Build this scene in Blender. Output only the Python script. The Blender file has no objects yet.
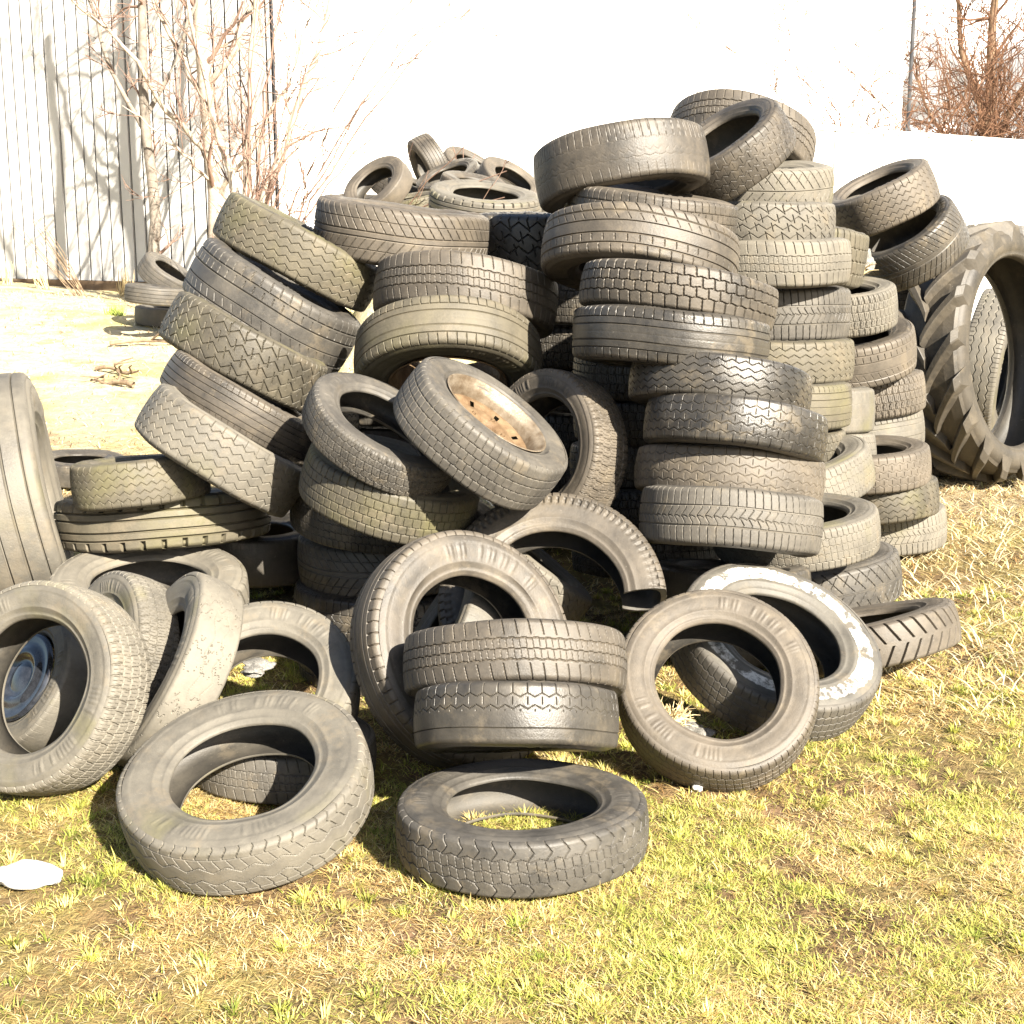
import bpy, math, random
import numpy as np
from mathutils import Vector, Matrix, Euler
random.seed(7); RNG = np.random.default_rng(7)
SC = bpy.context.scene; COL = SC.collection
PI = math.pi

# ------------------------------------------------------------------ helpers
def link(o):
    COL.objects.link(o); return o
def mesh_np(name, verts, faces_quads=None, tris=None, smooth=True, attrs=None):
    me = bpy.data.meshes.new(name)
    verts = np.asarray(verts, np.float32)
    loops = []; starts = []; tot = 0
    if faces_quads is not None and len(faces_quads):
        q = np.asarray(faces_quads, np.int32); loops.append(q.ravel())
        starts.append(np.arange(len(q)) * 4); tot = len(q) * 4
    if tris is not None and len(tris):
        t = np.asarray(tris, np.int32); loops.append(t.ravel())
        starts.append(tot + np.arange(len(t)) * 3)
    loops = np.concatenate(loops).astype(np.int32); starts = np.concatenate(starts).astype(np.int32)
    me.vertices.add(len(verts)); me.vertices.foreach_set('co', verts.ravel())
    me.loops.add(len(loops)); me.loops.foreach_set('vertex_index', loops)
    me.polygons.add(len(starts)); me.polygons.foreach_set('loop_start', starts)
    me.polygons.foreach_set('use_smooth', np.full(len(starts), bool(smooth)))
    me.update(calc_edges=True)
    for k, a in (attrs or {}).items():
        if a.ndim == 1:
            at = me.attributes.new(k, 'FLOAT', 'POINT'); at.data.foreach_set('value', a.astype(np.float32))
        else:
            at = me.attributes.new(k, 'FLOAT_COLOR', 'POINT')
            c = np.ones((len(a), 4), np.float32); c[:, :3] = a; at.data.foreach_set('color', c.ravel())
    return me
def obj(name, me, mat=None, parent=None, loc=None, rot=None):
    o = bpy.data.objects.new(name, me); link(o)
    if mat is not None:
        if len(me.materials) == 0: me.materials.append(None)
        o.material_slots[0].link = 'OBJECT'; o.material_slots[0].material = mat
    if parent is not None: o.parent = parent
    if loc is not None: o.location = loc
    if rot is not None: o.rotation_euler = rot
    return o
def tag(o, label=None, cat=None, group=None, kind=None):
    if label: o['label'] = label
    if cat: o['category'] = cat
    if group: o['group'] = group
    if kind: o['kind'] = kind
    return o
def empty(name, loc=(0, 0, 0), rot=(0, 0, 0)):
    o = bpy.data.objects.new(name, None); o.empty_display_size = .1
    o.location = loc; o.rotation_euler = rot; return link(o)
def grid_faces(na, nv, wrap=True):
    i = np.arange(na if wrap else na - 1)[:, None]; j = np.arange(nv - 1)[None, :]
    i2 = (i + 1) % na
    return np.stack([i * nv + j, i2 * nv + j, i2 * nv + j + 1, i * nv + j + 1], -1).reshape(-1, 4)
def lathe(prof, na=96, a0=0., a1=2 * PI, wob=0.):
    prof = np.asarray(prof, float); full = abs(a1 - a0 - 2 * PI) < 1e-6
    a = np.linspace(a0, a1, na, endpoint=not full)
    r = prof[None, :, 0] * (1 + wob * np.sin(3 * a + 1)[:, None]); z = np.broadcast_to(prof[None, :, 1], (na, len(prof)))
    v = np.stack([r * np.cos(a)[:, None], r * np.sin(a)[:, None], z], -1).reshape(-1, 3)
    return v, grid_faces(na, len(prof), full)
class MB:
    def __init__(s): s.v = []; s.q = []; s.t = []; s.n = 0
    def add(s, v, q=None, t=None):
        v = np.asarray(v, float)
        if q is not None and len(q): s.q.append(np.asarray(q) + s.n)
        if t is not None and len(t): s.t.append(np.asarray(t) + s.n)
        s.v.append(v); s.n += len(v)
    def box(s, lo, hi, rotz=0, org=(0, 0, 0)):
        x0, y0, z0 = lo; x1, y1, z1 = hi
        v = np.array([[x0,y0,z0],[x1,y0,z0],[x1,y1,z0],[x0,y1,z0],[x0,y0,z1],[x1,y0,z1],[x1,y1,z1],[x0,y1,z1]], float)
        c, d = math.cos(rotz), math.sin(rotz)
        v = np.stack([v[:,0]*c - v[:,1]*d + org[0], v[:,0]*d + v[:,1]*c + org[1], v[:,2] + org[2]], -1)
        s.add(v, [[0,3,2,1],[4,5,6,7],[0,1,5,4],[1,2,6,5],[2,3,7,6],[3,0,4,7]])
    def tube(s, pts, rad, k=5):
        pts = np.asarray(pts, float); n = len(pts)
        rad = np.broadcast_to(np.asarray(rad, float), (n,))
        tg = np.gradient(pts, axis=0); tg /= np.linalg.norm(tg, axis=1)[:, None] + 1e-9
        ref = np.where(np.abs(tg[:, 2:3]) > .9, np.array([[1., 0, 0]]), np.array([[0, 0, 1.]]))
        b = np.cross(tg, ref); b /= np.linalg.norm(b, axis=1)[:, None] + 1e-9; c = np.cross(tg, b)
        a = np.arange(k) * 2 * PI / k
        v = pts[:, None] + rad[:, None, None] * (np.cos(a)[None, :, None] * b[:, None] + np.sin(a)[None, :, None] * c[:, None])
        i = np.arange(n - 1)[:, None]; j = np.arange(k)[None, :]; j2 = (j + 1) % k
        q = np.stack([i*k + j, i*k + j2, (i+1)*k + j2, (i+1)*k + j], -1).reshape(-1, 4)
        s.add(v.reshape(-1, 3), q)
    def build(s, name, mat=None, parent=None, smooth=False):
        me = mesh_np(name, np.concatenate(s.v), np.concatenate(s.q) if s.q else None, np.concatenate(s.t) if s.t else None, smooth)
        return obj(name, me, mat, parent)

# ------------------------------------------------------------------ materials
def new_mat(name):
    m = bpy.data.materials.new(name); m.use_nodes = True
    nt = m.node_tree; b = nt.nodes['Principled BSDF']; return m, nt, b
def N(nt, t, **kw):
    n = nt.nodes.new(t)
    for k, v in kw.items():
        if k in n.inputs: n.inputs[k].default_value = v
        else: setattr(n, k, v)
    return n
def ramp(nt, inp, p0, p1, c0=(0, 0, 0, 1), c1=(1, 1, 1, 1)):
    r = nt.nodes.new('ShaderNodeValToRGB'); e = r.color_ramp.elements
    e[0].position = p0; e[1].position = p1; e[0].color = c0; e[1].color = c1
    nt.links.new(inp, r.inputs[0]); return r.outputs[0]
def mix(nt, fac, a, b, mode='MIX'):
    m = nt.nodes.new('ShaderNodeMix'); m.data_type = 'RGBA'; m.blend_type = mode
    for s, v in ((m.inputs[0], fac), (m.inputs[6], a), (m.inputs[7], b)):
        if isinstance(v, bpy.types.NodeSocket): nt.links.new(v, s)
        elif isinstance(v, tuple): s.default_value = (*v, 1) if len(v) == 3 else v
        else: s.default_value = v
    return m.outputs[2]
def math_n(nt, op, a, b=0.):
    m = nt.nodes.new('ShaderNodeMath'); m.operation = op
    for s, v in ((m.inputs[0], a), (m.inputs[1], b)):
        if isinstance(v, bpy.types.NodeSocket): nt.links.new(v, s)
        else: s.default_value = v
    return m.outputs[0]
def rnd_coord(nt):
    tc = N(nt, 'ShaderNodeTexCoord'); oi = N(nt, 'ShaderNodeObjectInfo')
    sc = N(nt, 'ShaderNodeVectorMath', operation='MULTIPLY_ADD'); cm = N(nt, 'ShaderNodeCombineXYZ')
    for k in range(3): nt.links.new(oi.outputs['Random'], cm.inputs[k])
    nt.links.new(cm.outputs[0], sc.inputs[0]); sc.inputs[1].default_value = (37, 53, 71)
    nt.links.new(tc.outputs['Object'], sc.inputs[2]); return sc.outputs[0], tc, oi
def noise(nt, vec, scale, detail=4, rough=.6):
    n = N(nt, 'ShaderNodeTexNoise'); n.inputs['Scale'].default_value = scale; n.inputs['Detail'].default_value = detail
    n.inputs['Roughness'].default_value = rough
    if vec is not None: nt.links.new(vec, n.inputs['Vector'])
    return n.outputs['Fac']
def bump(nt, b, h, strength, dist=.01):
    bn = N(nt, 'ShaderNodeBump'); bn.inputs['Strength'].default_value = strength; bn.inputs['Distance'].default_value = dist
    nt.links.new(h, bn.inputs['Height']); nt.links.new(bn.outputs[0], b.inputs['Normal'])

def rubber(name, dark, dust, amount, rough, moss=0., paint=False):
    m, nt, b = new_mat(name)
    vec, tc, oi = rnd_coord(nt)
    n1 = noise(nt, vec, 2.2, 6, .65); n2 = noise(nt, vec, 14, 5, .7); n3 = noise(nt, vec, 1.3, 3, .5)
    at = N(nt, 'ShaderNodeAttribute', attribute_name='groove')
    f = ramp(nt, n1, .30, .72)
    f = math_n(nt, 'MULTIPLY_ADD', f, .55)
    nt.nodes[-1].inputs[2].default_value = amount - .28
    f2 = math_n(nt, 'MULTIPLY_ADD', n2, .5); nt.nodes[-1].inputs[2].default_value = -.25
    f = math_n(nt, 'ADD', f, f2)
    g = math_n(nt, 'MULTIPLY', at.outputs['Fac'], .22)
    f = math_n(nt, 'ADD', f, g)
    r = math_n(nt, 'MULTIPLY_ADD', oi.outputs['Random'], .36); nt.nodes[-1].inputs[2].default_value = -.18
    f = math_n(nt, 'ADD', f, r); nt.nodes[-1].use_clamp = True
    col = mix(nt, f, dark, dust)
    if moss > 0:
        mf = ramp(nt, n3, .62 - moss * .3, .80 - moss * .2)
        mf = math_n(nt, 'MULTIPLY', mf, n2); mf = math_n(nt, 'MULTIPLY', mf, 1.25); nt.nodes[-1].use_clamp = True
        col = mix(nt, mf, col, (.105, .096, .040))
    # dried mud and water stains, their strength differing from tyre to tyre
    n5 = noise(nt, vec, 3.6, 7, .72); n6 = noise(nt, vec, .9, 3, .5)
    md = math_n(nt, 'MULTIPLY', ramp(nt, n5, .52, .62), ramp(nt, n6, .42, .60)); md = math_n(nt, 'MULTIPLY', md, .4)
    col = mix(nt, md, col, (.150, .122, .083))
    # pale scuffs
    n4 = noise(nt, vec, 34, 3, .6)
    sf = ramp(nt, n4, .68, .75); sf = math_n(nt, 'MULTIPLY', sf, .5)
    col = mix(nt, sf, col, (.20, .18, .145))
    if paint:
        sx = N(nt, 'ShaderNodeSeparateXYZ'); nt.links.new(tc.outputs['Object'], sx.inputs[0])
        cx = N(nt, 'ShaderNodeCombineXYZ'); nt.links.new(sx.outputs[0], cx.inputs[0]); nt.links.new(sx.outputs[1], cx.inputs[1])
        ln = N(nt, 'ShaderNodeVectorMath', operation='LENGTH'); nt.links.new(cx.outputs[0], ln.inputs[0])
        a = ramp(nt, ln.outputs['Value'], .70, .73); c = ramp(nt, ln.outputs['Value'], .86, .93, (1, 1, 1, 1), (0, 0, 0, 1))
        pn = noise(nt, tc.outputs['Object'], 5.5, 7, .68)
        pf = math_n(nt, 'MULTIPLY', a, c); pn2 = noise(nt, tc.outputs['Object'], 21, 5, .7);
        pm = math_n(nt, 'ADD', math_n(nt, 'MULTIPLY', pf, .42), math_n(nt, 'ADD', math_n(nt, 'MULTIPLY', pn, .75), math_n(nt, 'MULTIPLY', pn2, .30)))
        pf = ramp(nt, pm, .88, 1.0)
        col = mix(nt, pf, col, (.60, .59, .56))
    nt.links.new(col, b.inputs['Base Color'])
    rr = math_n(nt, 'MULTIPLY_ADD', f, .26); nt.nodes[-1].inputs[2].default_value = rough - .03
    nt.links.new(rr, b.inputs['Roughness']); b.inputs['Specular IOR Level'].default_value = .45
    nb = noise(nt, vec, 60, 4, .7); hb = math_n(nt, 'MULTIPLY_ADD', n2, 1.2); nt.links.new(nb, nt.nodes[-1].inputs[2])
    bump(nt, b, hb, .17, .010)
    return m
RUB = {
 'grey':  rubber('rubber_grey', (.025, .0235, .0215), (.117, .105, .086), .44, .50),
 'brown': rubber('rubber_brown', (.026, .0232, .0192), (.122, .1015, .0765), .44, .48),
 'moss':  rubber('rubber_moss', (.028, .0250, .0195), (.116, .1005, .068), .46, .54, .45),
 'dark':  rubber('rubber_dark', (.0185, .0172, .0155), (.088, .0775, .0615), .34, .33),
 'farm':  rubber('rubber_farm', (.020, .0180, .0150), (.092, .0770, .0560), .38, .52),
 'pale':  rubber('rubber_pale', (.045, .0415, .0355), (.155, .140, .111), .56, .55, .12),
}
RUB_PAINT = rubber('rubber_white_smeared', (.031, .029, .026), (.12, .11, .09), .45, .5, 0, True)
LINER = rubber('rubber_inside', (.016, .0155, .015), (.085, .075, .058), .40, .5)

def simple(name, c0, c1, scale=6, rough=.8, bmp=.3, detail=6, metal=0., spec=.3, lo=.35, hi=.68):
    m, nt, b = new_mat(name); tc = N(nt, 'ShaderNodeTexCoord')
    n = noise(nt, tc.outputs['Object'], scale, detail, .65)
    nt.links.new(mix(nt, ramp(nt, n, lo, hi), c0, c1), b.inputs['Base Color'])
    b.inputs['Roughness'].default_value = rough; b.inputs['Metallic'].default_value = metal; b.inputs['Specular IOR Level'].default_value = spec
    n2 = noise(nt, tc.outputs['Object'], scale * 6, 4, .7)
    if bmp: bump(nt, b, n2, bmp, .01)
    return m
M_RUST = simple('rusty_steel', (.085, .048, .022), (.185, .128, .072), 5, .65, .4, 8, .1, .4)
M_RIM = simple('pitted_rim', (.11, .08, .05), (.22, .185, .14), 9, .45, .3, 8, .35, .5)
M_HUB = simple('glossy_hubcap', (.012, .013, .016), (.03, .033, .04), 5, .06, 0, 3, .0, .7)
M_WHITEWALL = simple('white_boards', (.40, .395, .385), (.50, .495, .485), 1.2, .75, .1)
M_WHITEPANEL = simple('white_panels', (.74, .73, .69), (.84, .83, .80), .8, .7, .1)
M_PLINTH = simple('brown_sill', (.10, .065, .04), (.20, .14, .09), 4, .9, .4)
M_CONCRETE = simple('pale_concrete', (.52, .49, .43), (.66, .63, .57), 5, .9, .4)
M_FENCE = simple('whitewashed_concrete', (.72, .71, .68), (.84, .83, .80), 2, .85, .2)
M_PIPE = simple('dark_pipe', (.03, .03, .035), (.07, .07, .07), 5, .6, .1)
M_BARK = simple('pale_bark', (.25, .205, .16), (.45, .395, .325), 9, .9, .6)
M_BARK3 = simple('greyish_bark', (.13, .11, .09), (.25, .22, .185), 9, .9, .6)
M_TWIG = simple('pinkish_twigs', (.13, .078, .058), (.28, .19, .145), 3, .85, .1)
M_BARK2 = simple('brown_bark', (.09, .056, .035), (.22, .145, .09), 9, .9, .6)
M_TWIG2 = simple('brown_twigs', (.075, .036, .02), (.19, .10, .055), 3, .85, .1)
M_DEADWOOD = simple('dead_wood', (.10, .07, .045), (.30, .22, .14), 14, .9, .5)
M_STRAWSTALK = simple('dry_stalks', (.42, .32, .16), (.66, .54, .32), 6, .8, .1)
M_FOAM = simple('white_foam', (.45, .45, .43), (.60, .60, .58), 9, .9, .5)
M_PLASTIC = simple('soiled_plastic', (.10, .095, .085), (.30, .29, .265), 9, .4, .5)
M_STONE = simple('white_stone', (.55, .53, .48), (.75, .73, .68), 10, .8, .5)

# ------------------------------------------------------------------ tyres (unit radius, half width H)
H = .28; HT = .30
def tri(x): return 4 * np.abs(x - np.floor(x + .5)) - 1
def cut(d, w): return 1 - np.clip((np.abs(d) - w * .28) / (w * .30), 0, 1)
def circ(u, v, v0, w=.011, amp=0., freq=0, ph=0.):
    return cut((v - v0 - amp * tri(u * freq + ph)) * HT, w)
def lat(u, v, n, w=.011, off=0., slope=0., curve=0.):
    f = u * n + off + slope * v + curve * np.abs(v); return cut((f - np.round(f)) / n * 2 * PI, w)
def band(v, a, b): return ((v >= a) & (v < b)).astype(float)
mx = np.maximum.reduce
def pat(name, u, v):
    av = np.abs(v); Z = 0 * u
    if name == 'slots':
        return mx([circ(u, v, .32, .012, .02, 60), circ(u, v, -.32, .012, .02, 60), circ(u, v, 0, .008, .02, 60),
                   lat(u, v, 56, .011, 0, .5) * band(v, .42, .95), lat(u, v, 56, .011, .5, .5) * band(v, -.95, -.42),
                   .5 * lat(u, v, 112, .006, 0, .8) * band(av, .04, .3)])
    if name == 'wideslot':
        return mx([circ(u, v, .22, .013), circ(u, v, -.22, .010), circ(u, v, -.58, .010), circ(u, v, .58, .012),
                   lat(u, v, 52, .012, 0, .3) * band(v, .62, .97), lat(u, v, 52, .012, .4, .3) * band(v, .27, .5),
                   lat(u, v, 52, .012, .2, 1.6) * band(v, -.97, -.62), .8 * lat(u, v, 52, .009, .1, 1.6) * band(v, -.5, -.27)])
    if name == 'shoulder':
        return mx([circ(u, v, .28, .010), circ(u, v, -.28, .010), .6 * circ(u, v, 0, .007),
                   lat(u, v, 64, .012, 0, .2) * band(v, .55, 1), lat(u, v, 64, .012, .5, .2) * band(v, -1, -.55), circ(u, v, .55, .006), circ(u, v, -.55, .006)])
    if name == 'edge':
        return mx([lat(u, v, 84, .018, 0, .0) * band(av, .70, .99), circ(u, v, .25, .010, .05, 40), circ(u, v, -.25, .010, .05, 40)])
    if name == 'zig':
        return mx([circ(u, v, k, .010, .075, 44, .25 * i) for i, k in enumerate((-.62, -.32, 0, .32, .62))] +
                  [lat(u, v, 44, .009, .25, 0) * band(av, .62, .97)])
    if name == 'zigwide':
        return mx([circ(u, v, .25, .010, .10, 30), circ(u, v, -.25, .010, .10, 30), circ(u, v, .62, .008),  circ(u, v, -.62, .008),
                   cut(((u * 60 + .18 * tri(v * 2.2)) - np.round(u * 60 + .18 * tri(v * 2.2))) / 60 * 2 * PI, .009) * band(av, .60, .98),
                   lat(u, v, 60, .008, 0, 1.5) * band(av, .30, .6)])
    if name == 'zigblock':
        return mx([circ(u, v, k, .012, .12, 30, .5 * (i % 2)) for i, k in enumerate((-.6, -.2, .2, .6))] +
                  [lat(u, v, 30, .012, .25 if i % 2 else .75, .4) * band(v, a, a + .40) for i, a in enumerate((-.8, -.4, 0, .4))] +
                  [lat(u, v, 60, .010, .0, 0) * band(av, .78, .98)])
    if name == 'vee':
        return mx([lat(u, v, 58, .012, 0, 0, 2.2) * band(av, .12, .99), circ(u, v, .10, .012), circ(u, v, -.10, .012), .7 * circ(u, v, .5, .008), .7 * circ(u, v, -.5, .008)])
    if name == 'vee2':
        return mx([lat(u, v, 44, .012, 0, 0, 1.7) * band(av, .08, .99), circ(u, v, 0, .014), lat(u, v, 44, .009, .5, 0, -1.3) * band(av, .35, .75)])
    if name == 'brick':
        return mx([circ(u, v, k, .011) for k in (-.5, -.17, .17, .5)] + [lat(u, v, 64, .011, .5 * i, .3) * band(v, a, b)
                  for i, (a, b) in enumerate(((-.98, -.5), (-.5, -.17), (-.17, .17), (.17, .5), (.5, .98)))])
    if name == 'brick2':
        return mx([circ(u, v, k, .014, .025, 52, .25) for k in (-.48, -.05, .38)] + [lat(u, v, 52, .017, .5 * i, .25) * band(v, a, b)
                  for i, (a, b) in enumerate(((-.98, -.48), (-.48, -.05), (-.05, .38), (.38, .98)))])
    if name == 'lateral':
        return mx([circ(u, v, .33, .012), circ(u, v, -.33, .012), circ(u, v, .03, .008, .03, 70), lat(u, v, 70, .010, 0, .25) * band(v, .36, .98),
                   lat(u, v, 70, .010, .5, .25) * band(v, -.98, -.36), cut(((u * 70 + .3 * tri(v * 2)) - np.round(u * 70 + .3 * tri(v * 2))) / 70 * 2 * PI, .008) * band(av, 0, .3)])
    if name in ('hex', 'halfbald'):
        h = mx([circ(u, v, k, .009, .06, 46, .5 * (i % 2)) for i, k in enumerate((-.54, -.18, .18, .54))] +
               [lat(u, v, 46, .009, .5 * (i % 2), 0) * band(v, a, a + .22) for i, a in enumerate((-.47, -.11, .25))] +
               [lat(u, v, 46, .010, .5, 0) * band(v, .60, .97), lat(u, v, 46, .010, 0, 0) * band(v, -.97, -.60)])
        return h * band(v, -1, -.05) + circ(u, v, .45, .008) if name == 'halfbald' else .85 * h
    if name in ('bald', 'bald2', 'cracked'):
        h = mx([.35 * circ(u, v, .3, .009, .03, 50), .35 * circ(u, v, -.3, .009, .03, 50), .45 * lat(u, v, 60, .009, 0, .3) * band(av, .5, .95)])
        if name == 'bald2': h = mx([h, .6 * lat(u, v, 66, .009, 0, .2) * band(v, -.95, -.3), .4 * circ(u, v, .1, .008, .06, 66)])
        if name == 'cracked':
            w = .35 * np.sin(9 * v + 3 * np.sin(u * 40)) + .2 * np.sin(23 * v + u * 90)
            f = u * 34 + w; h = 1.5 * cut((f - np.round(f)) / 34 * 2 * PI, .008) * (np.sin(u * 71) > -.5)
            h = mx([h, .6 * circ(u, v, .2, .007, .1, 17), .6 * circ(u, v, -.3, .007, .12, 23)])
        return h
    if name == 'rib': return mx([circ(u, v, k, .014) for k in (-.62, -.2, .2, .62)])
    if name == 'ribzig': return mx([circ(u, v, k, .014, .05, 50) for k in (-.55, -.18, .18, .55)] + [lat(u, v, 100, .008, 0, 0) * band(av, .62, .9)])
    if name == 'ribfine':
        return mx([circ(u, v, k, .010) for k in (-.6, -.32, 0, .32, .6)] + [.7 * lat(u, v, 80, .008, 0, .5) * band(av, .63, .97)])
    if name == 'lugrib':
        return mx([circ(u, v, .22, .020), circ(u, v, -.22, .020), circ(u, v, .52, .016), circ(u, v, -.52, .016), 1.7 * lat(u, v, 34, .042, 0, 0) * band(av, .58, 1)])
    if name == 'lugs':
        return mx([1.3 * lat(u, v, 40, .024, .5 * (0), 0, .9) * band(v, .08, 1), 1.3 * lat(u, v, 40, .024, .5, 0, .9) * band(v, -1, -.08)])
    if name == 'blockwave':
        return mx([circ(u, v, 0, .009, .05, 46), circ(u, v, .38, .011, .05, 46), circ(u, v, -.38, .011, .05, 46),
                   cut(((u * 46 + .2 * tri(v * 1.6)) - np.round(u * 46 + .2 * tri(v * 1.6))) / 46 * 2 * PI, .011) * band(av, .38, 1),
                   .7 * lat(u, v, 92, .007, .2, .6) * band(av, .05, .36)])
    if name == 'fine':
        return mx([circ(u, v, k, .009, .03, 80, .5 * i) for i, k in enumerate((-.5, -.17, .17, .5))] + [.8 * lat(u, v, 80, .008, 0, .3) * band(av, .52, .92), .5 * lat(u, v, 80, .007, .5, .5) * band(av, 0, .5)])
    if name == 'siped':
        return mx([circ(u, v, k, .011, .02, 60) for k in (-.55, -.2, .2, .55)] + [lat(u, v, 60, .012, .33 * i, .4 * (-1) ** i) * band(v, a, b)
                  for i, (a, b) in enumerate(((-.99, -.55), (-.55, -.2), (-.2, .2), (.2, .55), (.55, .99)))] + [.5 * lat(u, v, 180, .005, 0, .5) * band(av, 0, .9)])
    return Z
def tread_profile(nv):
    v = np.linspace(-1, 1, nv); av = np.abs(v)
    # crown is nearly flat, shoulder rolls over to rho .93
    t = np.clip((av - .74) / .26, 0, 1)
    x = np.where(av < .74, av / .74 * .74, .74 + .19 * np.sin(t * PI / 2) ** 1.0)
    rho = np.where(av < .74, 1 - .016 * (av / .74) ** 2.2, .984 - .054 * (1 - np.cos(t * PI / 2)) / 1.0)
    return v, rho, x * np.sign(v) * H
DEPTH = dict(bald=.006, bald2=.009, cracked=.011, hex=.012, halfbald=.014, rib=.022, lugrib=.030, lugs=.030, brick2=.024, zigblock=.020, siped=.017, edge=.020, fine=.012)
def make_tread(name, arc=None):
    nv = 80; na = 1200
    v, rho, x = tread_profile(nv)
    a0, a1 = arc or (0, 2 * PI)
    a = np.linspace(a0, a1, na, endpoint=arc is not None)
    U = np.broadcast_to((a / (2 * PI))[:, None], (na, nv)); V = np.broadcast_to(v[None], (na, nv))
    g = np.clip(pat(name, U, V), 0, 1.8)
    dep = DEPTH.get(name, .016)
    r = rho[None] - dep * g
    r = r + .0035 * np.sin(5 * a + 2)[:, None] + .003 * np.sin(3 * a)[:, None] * V
    X = np.broadcast_to(x[None], (na, nv)) * (1 - .03 * np.minimum(g, 1) * (np.abs(V) > .8)) + (.010 * np.sin(2 * a + 1) + .004 * np.sin(5 * a))[:, None]
    co = np.stack([r * np.cos(a)[:, None], r * np.sin(a)[:, None], X], -1).reshape(-1, 3)
    me = mesh_np('tread_' + name, co, grid_faces(na, nv, arc is None), attrs={'groove': np.minimum(g, 1).ravel()})
    me.set_sharp_from_angle(angle=math.radians(38)); return me
def wob(a): return .010 * np.sin(2 * a + 1) + .004 * np.sin(5 * a)
SIDE = [(.93, .925), (.915, .950), (.90, .970), (.886, .983), (.874, .990), (.868, .981), (.85, .990), (.82, .989), (.79, .980), (.76, .965), (.722, .938), (.714, .946), (.704, .940), (.698, .920),
        (.668, .868), (.650, .822), (.643, .832), (.634, .824), (.626, .795), (.612, .755), (.602, .72), (.598, .68), (.600, .62)]
def make_side(rb, arc=None, na=480):
    MARK = np.repeat(np.where(np.random.RandomState(3).random(120) > .42, .007, 0), na // 120) * np.tile([1, 1, 1, 0], na // 4)
    k = (1 - rb) / .4
    pr = np.array([(1 - (1 - p) * k if p < .93 else p, q * H) for p, q in SIDE])
    pr[:, 0] = np.where(np.array([p for p, q in SIDE]) < .93, .93 - (.93 - np.array([p for p, q in SIDE])) * (.93 - rb) / .33, .93)
    a0, a1 = arc or (0, 2 * PI); a = np.linspace(a0, a1, na, endpoint=arc is not None)
    r = pr[None, :, 0] + 0 * a[:, None]; z = pr[None, :, 1] + wob(a)[:, None]
    # moulded rows of small raised marks round the wall
    w = np.array([1. if .76 <= p <= .86 else 0. for p, q in SIDE])
    z = z + (0 if arc else 1) * w[None] * MARK[:, None] * (np.sin(a * 2.0) > .35)[:, None]
    if arc:   # moulded shoulder notches
        w2 = np.array([1. if p in (.915, .90, .886, .874, .868) else 0. for p, q in SIDE])
        z = z - .030 * w2[None] * (np.sin(a * 84) > .15)[:, None]
    r = r + (.004 * np.sin(4 * a + .5) + .003 * np.sin(7 * a))[:, None] * (pr[None, :, 0] < .7)
    co = np.stack([r * np.cos(a)[:, None], r * np.sin(a)[:, None], z], -1).reshape(-1, 3)
    return mesh_np('sidewall', co, grid_faces(na, len(pr), arc is None), attrs={'groove': np.zeros(len(co))})
def make_liner(rb, arc=None, na=112):
    k = (.93 - rb) / .33
    half = [(.600, .62), (.625, .69), (.66, .77), (.74, .88), (.84, .90), (.90, .82), (.935, .62), (.95, .3), (.952, 0)]
    half = [(.93 - (.93 - p) * k if p < .93 else p, q) for p, q in half]
    pr = [(p, q * H) for p, q in half] + [(p, -q * H) for p, q in half[-2::-1]]
    a0, a1 = arc or (0, 2 * PI); a = np.linspace(a0, a1, na, endpoint=arc is not None); pr = np.array(pr)
    r = pr[None, :, 0] + 0 * a[:, None]; z = pr[None, :, 1] + wob(a)[:, None] * np.clip(np.abs(pr[None, :, 1]) / H * 1.6, 0, 1)
    r = r + (.004 * np.sin(4 * a + .5) + .003 * np.sin(7 * a))[:, None] * (pr[None, :, 0] < .7)
    co = np.stack([r * np.cos(a)[:, None], r * np.sin(a)[:, None], z], -1).reshape(-1, 3)
    return mesh_np('inner_liner', co, grid_faces(na, len(pr), arc is None), attrs={'groove': np.zeros(len(co))})
CACHE = {}
def cached(key, fn, *a):
    if key not in CACHE: CACHE[key] = fn(*a)
    return CACHE[key]
def tractor_tread():
    mb = MB()
    v, q = lathe([(.90, -H*.86), (.922, -H*.80), (.935, -H*.5), (.94, 0), (.935, H*.5), (.922, H*.80), (.90, H*.86)], 160); mb.add(v, q)
    n = 18
    for side in (1, -1):
        for k in range(n):
            a0 = (k + (.5 if side < 0 else 0)) * 2 * PI / n
            secs = []
            for t in np.linspace(0, 1, 9):
                x = side * (-.06 + 1.06 * t) * H
                a = a0 - .40 * t ** .85
                top = 1.0 - .008 * t - (.05 * max(0, t - .88) / .12); base = .93 - .10 * max(0, t - .72) / .28
                hw = .034 + .014 * t
                if t > .95: x = side * .99 * H
                def P(r, da): return (r * math.cos(a + da), r * math.sin(a + da), x)
                secs.append([P(base, -hw * 2.0), P(top - .006, -hw * 1.05), P(top, -hw * .8), P(top, hw * .8), P(top - .006, hw * 1.05), P(base, hw * 2.0)])
            s = np.array(secs); m = 6
            qs = [[i*m + j, i*m + j + 1, (i+1)*m + j + 1, (i+1)*m + j] for i in range(8) for j in range(5)]
            qs += [[0, 1, 4, 5], [1, 2, 3, 4], [48, 49, 52, 53], [49, 50, 51, 52]]
            mb.add(s.reshape(-1, 3), qs)
    V = np.concatenate(mb.v); Q = np.concatenate(mb.q)
    return mesh_np('tractor_tread', V, Q, smooth=False, attrs={'groove': np.zeros(len(V))})
def tractor_side():
    pr = np.array([(.90, .86), (.885, .93), (.86, .975), (.83, .99), (.80, .98), (.775, .95), (.755, .90), (.748, .91), (.74, .90), (.728, .84), (.72, .76), (.718, .66)]); pr[:, 1] *= H
    v, q = lathe(pr, 160); return mesh_np('tractor_sidewall', v, q, attrs={'groove': np.zeros(len(v))})
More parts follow.
